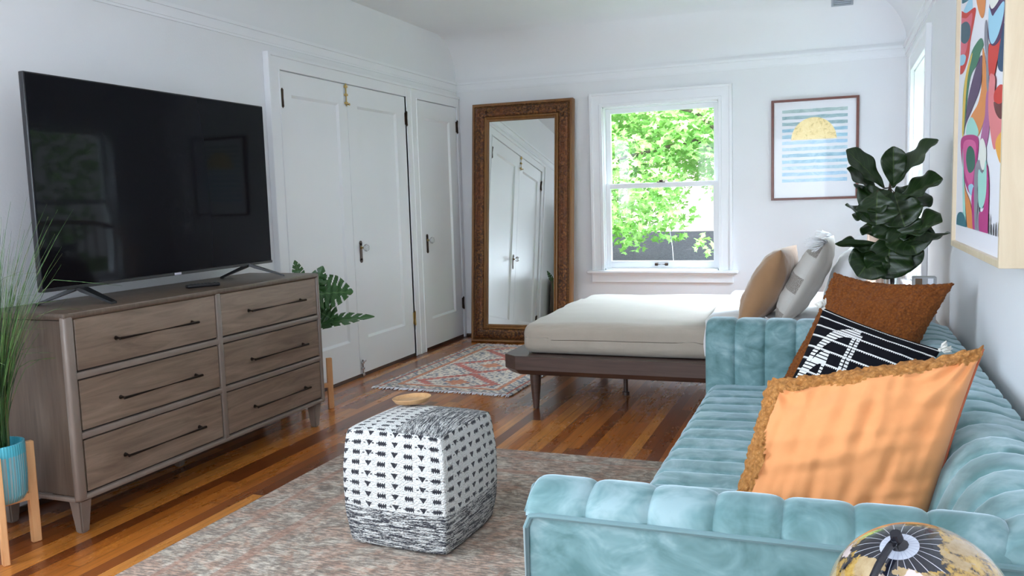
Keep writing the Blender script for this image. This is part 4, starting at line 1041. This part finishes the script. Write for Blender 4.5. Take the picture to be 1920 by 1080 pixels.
# sun over striped sea on the far wall
px0, px1, pz0, pz1 = -.473, .157, 1.148, 1.914
t = thing('sun_print', 'print of a golden half sun over blue-green stripes in a cherry frame', 'picture', ((px0+px1)/2, BY, (pz0+pz1)/2))
w, h = px1-px0, pz1-pz0
bm = B()
for a, b in (((-w/2, -.028, -h/2), (-w/2+.020, -.002, h/2)), ((w/2-.020, -.028, -h/2), (w/2, -.002, h/2)), ((-w/2+.016, -.0275, -h/2), (w/2-.016, -.002, -h/2+.017)), ((-w/2+.016, -.0275, h/2-.017), (w/2-.016, -.002, h/2))): box(bm, a, b, .002, 1)
finish(bm, 'frame', 'frame_cherry', t, 30)
cols = [((.30, .42, .42), (.50, .62, .60)), ((.24, .38, .42), (.42, .56, .58)), ((.36, .56, .66), (.58, .74, .82)), ((.30, .54, .68), (.50, .72, .82)), ((.22, .44, .58), (.44, .64, .74)), ((.36, .58, .76), (.56, .74, .86))]
for i, c in enumerate(cols): wash('stripe_%d' % i, *c)
g = G('gold_leaf'); n = g.noise(g.co(), 22, 6, .75, 1.); g.set(color=g.ramp(n, [(.36, (.48, .34, .14)), (.46, (.80, .62, .28)), (.7, (.90, .75, .42))]), rough=.35, metal=.25, coat=.4); M['gold_leaf'] = g.m
bm = B(); box(bm, (-w/2+.014, -.012, -h/2+.014), (w/2-.014, -.006, h/2-.014))
mats = ['print_paper']+['stripe_%d' % i for i in range(6)]+['gold_leaf']
order = [1, 2, 2, 5, 4, 6, 3, 5, 4, 3, 6, 6]
for k in range(12):
    z = h*(.385-.0625*k - .003); hh = .0125; rn = random.Random(k)
    pts = [(-.235+.47*q/12, -.0123, z-hh+rn.uniform(-.002, .002)) for q in range(13)]+[(.235-.47*q/12, -.0123, z+hh+rn.uniform(-.002, .002)) for q in range(13)]
    prism(bm, pts, (0, -.0004, 0), order[k])
zc = h*(.385-.0625*4.6); R2 = .163
pts = [(-.005+R2*cos(pi*q/40), -.0128, zc+R2*1.02*sin(pi*q/40)) for q in range(41)]
prism(bm, pts, (0, -.0005, 0), 7)
finish(bm, 'print', mats, t, 0)
# abstract art in a deep pale box frame on the right wall
wood('maple_frame', (.62, .49, .33), (.74, .62, .45), .45, (1, 1, .10), 30, .1)
ART = [
('teal', [(3.394,1.845),(3.16,1.816),(3.133,1.835),(3.229,1.855),(3.433,1.862)]),
('skyblue', [(3.364,1.794),(3.13,1.818),(3.092,1.769),(3.248,1.782),(3.374,1.773)]),
('red', [(3.402,1.81),(3.216,1.784),(3.023,1.764),(3.039,1.727),(3.106,1.681),(3.14,1.636),(3.235,1.601),(3.329,1.6),(3.375,1.624)]),
('pink', [(3.376,1.786),(3.213,1.767),(3.091,1.761),(3.097,1.729),(3.151,1.696),(3.195,1.665),(3.289,1.644),(3.368,1.664)]),
('slate', [(3.359,1.766),(3.224,1.758),(3.126,1.726),(3.126,1.692),(3.231,1.688),(3.351,1.72)]),
('skyblue', [(3.368,1.664),(3.271,1.659),(3.203,1.641),(3.239,1.624),(3.32,1.628),(3.364,1.641)]),
('orange', [(2.986,1.804),(2.838,1.773),(2.834,1.72),(2.875,1.705),(2.942,1.733),(3.004,1.784)]),
('green', [(2.886,1.65),(2.841,1.623),(2.9,1.609),(2.937,1.583),(3.085,1.562),(3.161,1.476),(3.197,1.392),(3.242,1.422),(3.238,1.545),(3.097,1.63),(2.986,1.65)]),
('yellow', [(3.096,1.625),(3.056,1.628),(3.146,1.569),(3.183,1.496),(3.21,1.393),(3.25,1.396),(3.243,1.501),(3.193,1.583)]),
('purple', [(2.923,1.593),(2.857,1.595),(2.855,1.557),(2.882,1.506),(3.009,1.463),(3.152,1.424),(3.187,1.409),(3.133,1.491),(3.041,1.548)]),
('orange', [(2.85,1.617),(2.794,1.571),(2.742,1.491),(2.75,1.425),(2.836,1.386),(2.899,1.366),(3.012,1.381),(3.145,1.389),(3.062,1.434),(2.916,1.463),(2.852,1.51),(2.852,1.572)]),
('mauve', [(2.767,1.471),(2.72,1.496),(2.703,1.421),(2.702,1.362),(2.751,1.32),(2.819,1.293),(2.853,1.34),(2.812,1.392),(2.777,1.42)]),
('grey', [(2.822,1.68),(2.788,1.678),(2.749,1.587),(2.724,1.489),(2.761,1.493),(2.784,1.57),(2.823,1.628)]),
('aqua', [(3.145,1.385),(3.126,1.418),(3.033,1.432),(2.926,1.4),(2.889,1.37),(3.021,1.365)]),
('magenta', [(3.27,1.352),(3.235,1.381),(3.052,1.379),(2.899,1.362),(2.882,1.326),(2.919,1.264),(2.957,1.199),(3.019,1.191),(3.114,1.216),(3.201,1.269)]),
('pinkd', [(3.214,1.341),(3.173,1.365),(3.02,1.361),(2.927,1.34),(2.94,1.288),(2.984,1.224),(3.041,1.216),(3.133,1.251),(3.206,1.296)]),
('dgreen', [(3.13,1.302),(3.111,1.336),(3.04,1.343),(2.956,1.321),(2.938,1.28),(2.991,1.261),(3.073,1.263)]),
('skyblue', [(3.065,1.216),(2.996,1.224),(2.949,1.215),(2.968,1.195),(3.013,1.189)]),
('orange', [(3.167,1.225),(3.111,1.199),(3.015,1.166),(2.947,1.109),(2.958,1.076),(3.04,1.074),(3.099,1.13)]),
('magenta', [(2.988,1.182),(2.949,1.215),(2.897,1.167),(2.881,1.079),(2.936,1.075),(2.967,1.125)]),
('aqua', [(3.214,1.341),(3.175,1.269),(3.133,1.181),(3.09,1.078),(3.14,1.076),(3.185,1.181)]),
('grey', [(2.935,1.264),(2.855,1.294),(2.778,1.253),(2.873,1.215),(2.818,1.137),(2.827,1.07),(2.891,1.071),(2.929,1.167)]),
('ivory', [(2.853,1.34),(2.795,1.353),(2.732,1.32),(2.735,1.282),(2.779,1.261),(2.833,1.285)]),
('magenta', [(2.719,1.275),(2.671,1.229),(2.665,1.141),(2.672,1.074),(2.717,1.068),(2.807,1.075),(2.828,1.137),(2.746,1.154)]),
('aqua', [(2.86,1.262),(2.778,1.253),(2.727,1.29),(2.707,1.23),(2.718,1.185),(2.771,1.154),(2.844,1.168)]),
('teal', [(3.31,1.115),(3.229,1.131),(3.129,1.12),(3.079,1.087),(3.121,1.075),(3.302,1.071)]),
('red', [(2.73,1.606),(2.685,1.603),(2.6,1.6),(2.517,1.6),(2.527,1.568),(2.59,1.543),(2.638,1.508),(2.701,1.515),(2.736,1.563)]),
('navy', [(2.728,1.728),(2.637,1.703),(2.519,1.706),(2.503,1.703),(2.501,1.643),(2.521,1.601),(2.618,1.589),(2.707,1.606),(2.75,1.646)]),
('skyblue', [(2.743,1.71),(2.684,1.677),(2.633,1.678),(2.515,1.682),(2.517,1.646),(2.581,1.611),(2.662,1.599),(2.718,1.619),(2.743,1.659)]),
('ivory', [(2.75,1.755),(2.559,1.714),(2.596,1.698),(2.687,1.696),(2.735,1.719)]),
('navyd', [(2.532,1.602),(2.494,1.622),(2.482,1.548),(2.486,1.506),(2.558,1.517),(2.578,1.545)]),
('salmon', [(2.701,1.515),(2.64,1.515),(2.603,1.496),(2.612,1.448),(2.58,1.411),(2.473,1.382),(2.471,1.345),(2.516,1.338),(2.572,1.313),(2.626,1.329),(2.703,1.421)]),
('red', [(2.622,1.46),(2.578,1.473),(2.519,1.475),(2.471,1.461),(2.473,1.425),(2.543,1.428),(2.61,1.44)]),
('maroon', [(2.619,1.44),(2.543,1.427),(2.473,1.424),(2.474,1.389),(2.525,1.389),(2.589,1.411)]),
('amber', [(2.574,1.323),(2.537,1.346),(2.46,1.348),(2.442,1.281),(2.466,1.269),(2.519,1.283)]),
('black', [(2.643,1.068),(2.645,1.134),(2.632,1.133),(2.625,1.066)]),
('black', [(2.603,1.066),(2.602,1.109),(2.589,1.108),(2.586,1.067)]),
('black', [(2.565,1.07),(2.564,1.113),(2.551,1.112),(2.548,1.067)]),
('black', [(2.527,1.067),(2.527,1.116),(2.515,1.115),(2.511,1.068)]),
('black', [(2.492,1.071),(2.492,1.12),(2.48,1.119),(2.476,1.069)]),
('black', [(2.456,1.069),(2.457,1.123),(2.446,1.122),(2.441,1.07)]),
('black', [(2.423,1.073),(2.424,1.126),(2.413,1.125),(2.407,1.07)]),
]

AY0, AY1, AZ0, AZ1, AF = 2.425, 3.385, 1.008, 2.14, .385
t = thing('abstract_print', 'large colourful abstract print in a deep pale maple box frame on the right wall', 'picture', (RX, (AY0+AY1)/2, (AZ0+AZ1)/2))
ay, az = (AY0+AY1)/2, (AZ0+AZ1)/2
def al(bm): bmesh.ops.translate(bm, verts=bm.verts, vec=(-RX, -ay, -az)); return bm
bm = B(); e = .020
for a, b in (((AF, AY0, AZ0), (RX-.001, AY0+e, AZ1)), ((AF, AY1-e, AZ0), (RX-.001, AY1, AZ1)), ((AF+.0003, AY0+e, AZ0), (RX-.001, AY1-e, AZ0+e)), ((AF+.0003, AY0+e, AZ1-e), (RX-.001, AY1-e, AZ1))): box(bm, a, b, .001, 1)
finish(al(bm), 'frame', 'maple_frame', t, 30)
pal = dict(teal=(.03, .15, .20), skyblue=(.34, .62, .78), red=(.62, .035, .03), pink=(.72, .14, .20), slate=(.045, .10, .15), orange=(.74, .26, .07), green=(.05, .19, .11), yellow=(.75, .50, .08),
           purple=(.10, .05, .13), mauve=(.42, .12, .30), grey=(.25, .24, .29), aqua=(.36, .68, .60), magenta=(.46, .02, .20), pinkd=(.68, .10, .32), dgreen=(.03, .13, .10), ivory=(.80, .80, .74),
           navy=(.07, .02, .10), navyd=(.02, .06, .14), salmon=(.74, .20, .22), maroon=(.14, .02, .03), amber=(.82, .38, .06), black=(.04, .03, .05))
names = list(pal); mats = [plain('print_paper_white', (.80, .79, .84), .6)]+[plain('ink_'+k, pal[k], .6) for k in names]
bm = B(); box(bm, (AF+.012, AY0+.012, AZ0+.012), (AF+.018, AY1-.012, AZ1-.012))
extra = [('red', [(3.3, 2.05), (3.2, 1.95), (3.0, 1.93), (2.95, 2.05)]), ('aqua', [(2.9, 2.04), (2.8, 1.85), (2.62, 1.9), (2.65, 2.05)]), ('amber', [(2.6, 2.0), (2.5, 1.86), (2.49, 2.02)]), ('purple', [(3.2, 1.95), (3.1, 1.86), (3.0, 1.9), (3.08, 1.98)])]
for k, (c, p) in enumerate(ART+extra):
    q = smooth_poly([(a, b) for a, b in p], 5); x = AF+.0118-.00012*k
    q = [(x, min(AY1-.045, max(AY0+.045, a)), min(2.06, max(1.085, b))) for a, b in q]
    qq = [q[0]]
    for v in q[1:]:
        if (Vector(v)-Vector(qq[-1])).length > 5e-4: qq.append(v)
    try:
        f = bm.faces.new([bm.verts.new(v) for v in qq]); f.material_index = 1+names.index(c)
    except ValueError: pass
bmesh.ops.triangulate(bm, faces=[f for f in bm.faces if len(f.verts) > 4])
for f in bm.faces:
    if f.material_index and f.normal.x > 0: f.normal_flip()
finish(al(bm), 'print', mats, t, 0, recalc=False)

# ------------------------------------------------------------------ garden beyond the windows
def out_mats():
    g = G('tree_leaf'); n = g.noise(g.co(), 3.5, 3); 
    i = g.node('ObjectInfo')
    r = g.wn(g.map(g.co(), (1, 1, 1))) 
    col = g.ramp(n, [(.3, (.17, .38, .09)), (.5, (.31, .55, .17)), (.7, (.50, .70, .30))])
    d = g.node('BsdfDiffuse', {0: col}); tl = g.node('BsdfTranslucent', {0: g.mix(.4, col, (.5, .75, .15))})
    g.l.new(g.node('MixShader', {0: .42, 1: d.outputs[0], 2: tl.outputs[0]}).outputs[0], g.out.inputs[0]); M['tree_leaf'] = g.m
    g = G('siding'); x, y, z = g.sep(g.co()); f = g.math('FRACT', g.mul(z, 7.))
    g.set(color=(.78, .68, .68), rough=.8); g.bump(f, .8, .02); M['siding'] = g.m
    g = G('shingles'); n = g.noise(g.map(g.co(), (1, 1, 1)), 30, 4, .7); g.set(color=g.ramp(n, [(.3, (.035, .038, .050)), (.7, (.10, .105, .125))]), rough=.9); M['shingles'] = g.m
    g = G('lawn'); n = g.noise(g.co(), 5, 5); g.set(color=g.ramp(n, [(.3, (.04, .10, .02)), (.7, (.12, .22, .05))]), rough=1.); M['lawn'] = g.m
    wood('bark', (.06, .04, .03), (.16, .11, .08), .9, (1, 1, .2), 20)
out_mats()
bm = B(); box(bm, (-30, -20, -1.2), (30, 40, -1.1)); struct(finish(bm, 'ground', 'lawn', smooth=0))
LOBES = [(0, 0), (.16, .02), (.42, -.10), (.36, .12), (.60, .30), (.34, .34), (.30, .52), (.14, .46), (0, .95), (-.14, .46), (-.30, .52), (-.34, .34), (-.60, .30), (-.36, .12), (-.42, -.10), (-.16, .02)]
def tree(label, trunk, clumps, n, size, seed, group='maple trees in the garden'):
    t = thing('maple_tree', label, 'tree', trunk[0], 0, group); rn = random.Random(seed); o_ = Vector(trunk[0]); me_v, me_f = [], []
    for k in range(n):
        c, r = clumps[rn.choices(range(len(clumps)), [q[1][0]*q[1][1]*q[1][2] for q in clumps])[0]]
        while True:
            q = Vector([rn.uniform(-1, 1) for _ in range(3)])
            if .25 < q.length < 1: break
        p = Vector([c[i]+q[i]*r[i] for i in range(3)])-o_
        nrm = Vector((rn.gauss(0, .55), rn.gauss(-.5, .5), rn.gauss(.9, .4))).normalized(); x, y = frame_of(nrm); a = rn.uniform(0, 2*pi); s = size*rn.uniform(.6, 1.15)
        X = x*cos(a)+y*sin(a); Y = nrm.cross(X); b = len(me_v)
        for u, v in LOBES: me_v.append(p+X*u*s+Y*v*s - nrm*(.25*s*(u*u+(v-.3)**2)))
        ctr = len(me_v); me_v.append(p+Y*.28*s)
        for i in range(len(LOBES)): me_f.append((ctr, b+i, b+(i+1) % len(LOBES)))
    me = bpy.data.meshes.new('foliage'); me.from_pydata(me_v, [], me_f); me.materials.append(M['tree_leaf'])
    f = bpy.data.objects.new('foliage', me); C.objects.link(f); f.parent = t
    bm = B()
    for pts, r in trunk[1]: tube(bm, [Vector(p)-o_ for p in pts], r, 8)
    finish(bm, 'trunk', 'bark', t)
tree('bright green maple tree with hanging leaves beyond the back window', ((-1.2, 11.6, -1.1), [([(-1.2, 11.6, -1.1), (-1.3, 11.5, .6), (-1.1, 11.3, 1.6), (-.9, 11.2, 3.2)], [.16, .13, .1, .06]), ([(-1.3, 11.5, .6), (-.9, 11.2, 1.5), (-1.6, 10.6, 2.2), (-2.6, 10.2, 2.5)], [.05, .03, .02, .012]), ([(-1.1, 11.3, 1.6), (-1.7, 11.1, 1.9), (-2.6, 10.8, 1.7), (-3.1, 10.3, 1.5)], [.03, .025, .02, .012])]),
     [((-2.2, 11.3, 2.6), (2.0, .9, 1.0)), ((-1.2, 10.2, 2.3), (1.0, .5, .7)), ((-2.5, 10.5, 1.3), (.8, .6, .7)), ((-2.75, 10.9, .75), (.55, .5, .35)), ((-3.2, 12.0, 1.6), (.9, .7, 1.0)), ((-1.55, 11.6, 1.75), (.6, .5, .4)), ((-1.45, 10.2, .62), (.18, .2, .16)), ((-2.0, 10.9, 1.0), (.4, .4, .4)), ((-2.1, 13.4, 2.6), (3.0, .8, 1.3)), ((-1.1, 10.6, 1.35), (.45, .4, .35))], 21000, .10, 3)
tree('tall green maple tree beyond the side window', ((4.6, 6.0, -1.1), [([(4.6, 6.0, -1.1), (4.7, 6.1, 1.5), (4.5, 6.0, 3.5)], [.2, .15, .08])]),
     [((4.6, 6.0, 2.6), (1.6, 3.0, 1.5)), ((4.2, 5.2, 1.0), (1.0, 2.2, .8)), ((4.9, 8.5, 1.8), (1.2, 2.2, 1.6))], 7000, .13, 8)
bm = B(); box(bm, (-9, 18, -1.1), (6, 22, 5.)); hse = finish(bm, 'neighbour_house', 'siding', smooth=0)
tag(hse, 'pale pink clapboard house wall seen behind the tree through the back window', 'house')
bm = B(); prism(bm, [(-7, 13.0, -.1), (3, 13.0, -.1), (3, 15.4, .47), (-7, 15.4, .47)], (0, 0, .08)); box(bm, (-6.8, 13.3, -1.1), (2.8, 15.3, -.04))
tag(finish(bm, 'garage', 'shingles', smooth=0), 'low dark shingled garage roof below the tree outside the back window', 'garage')
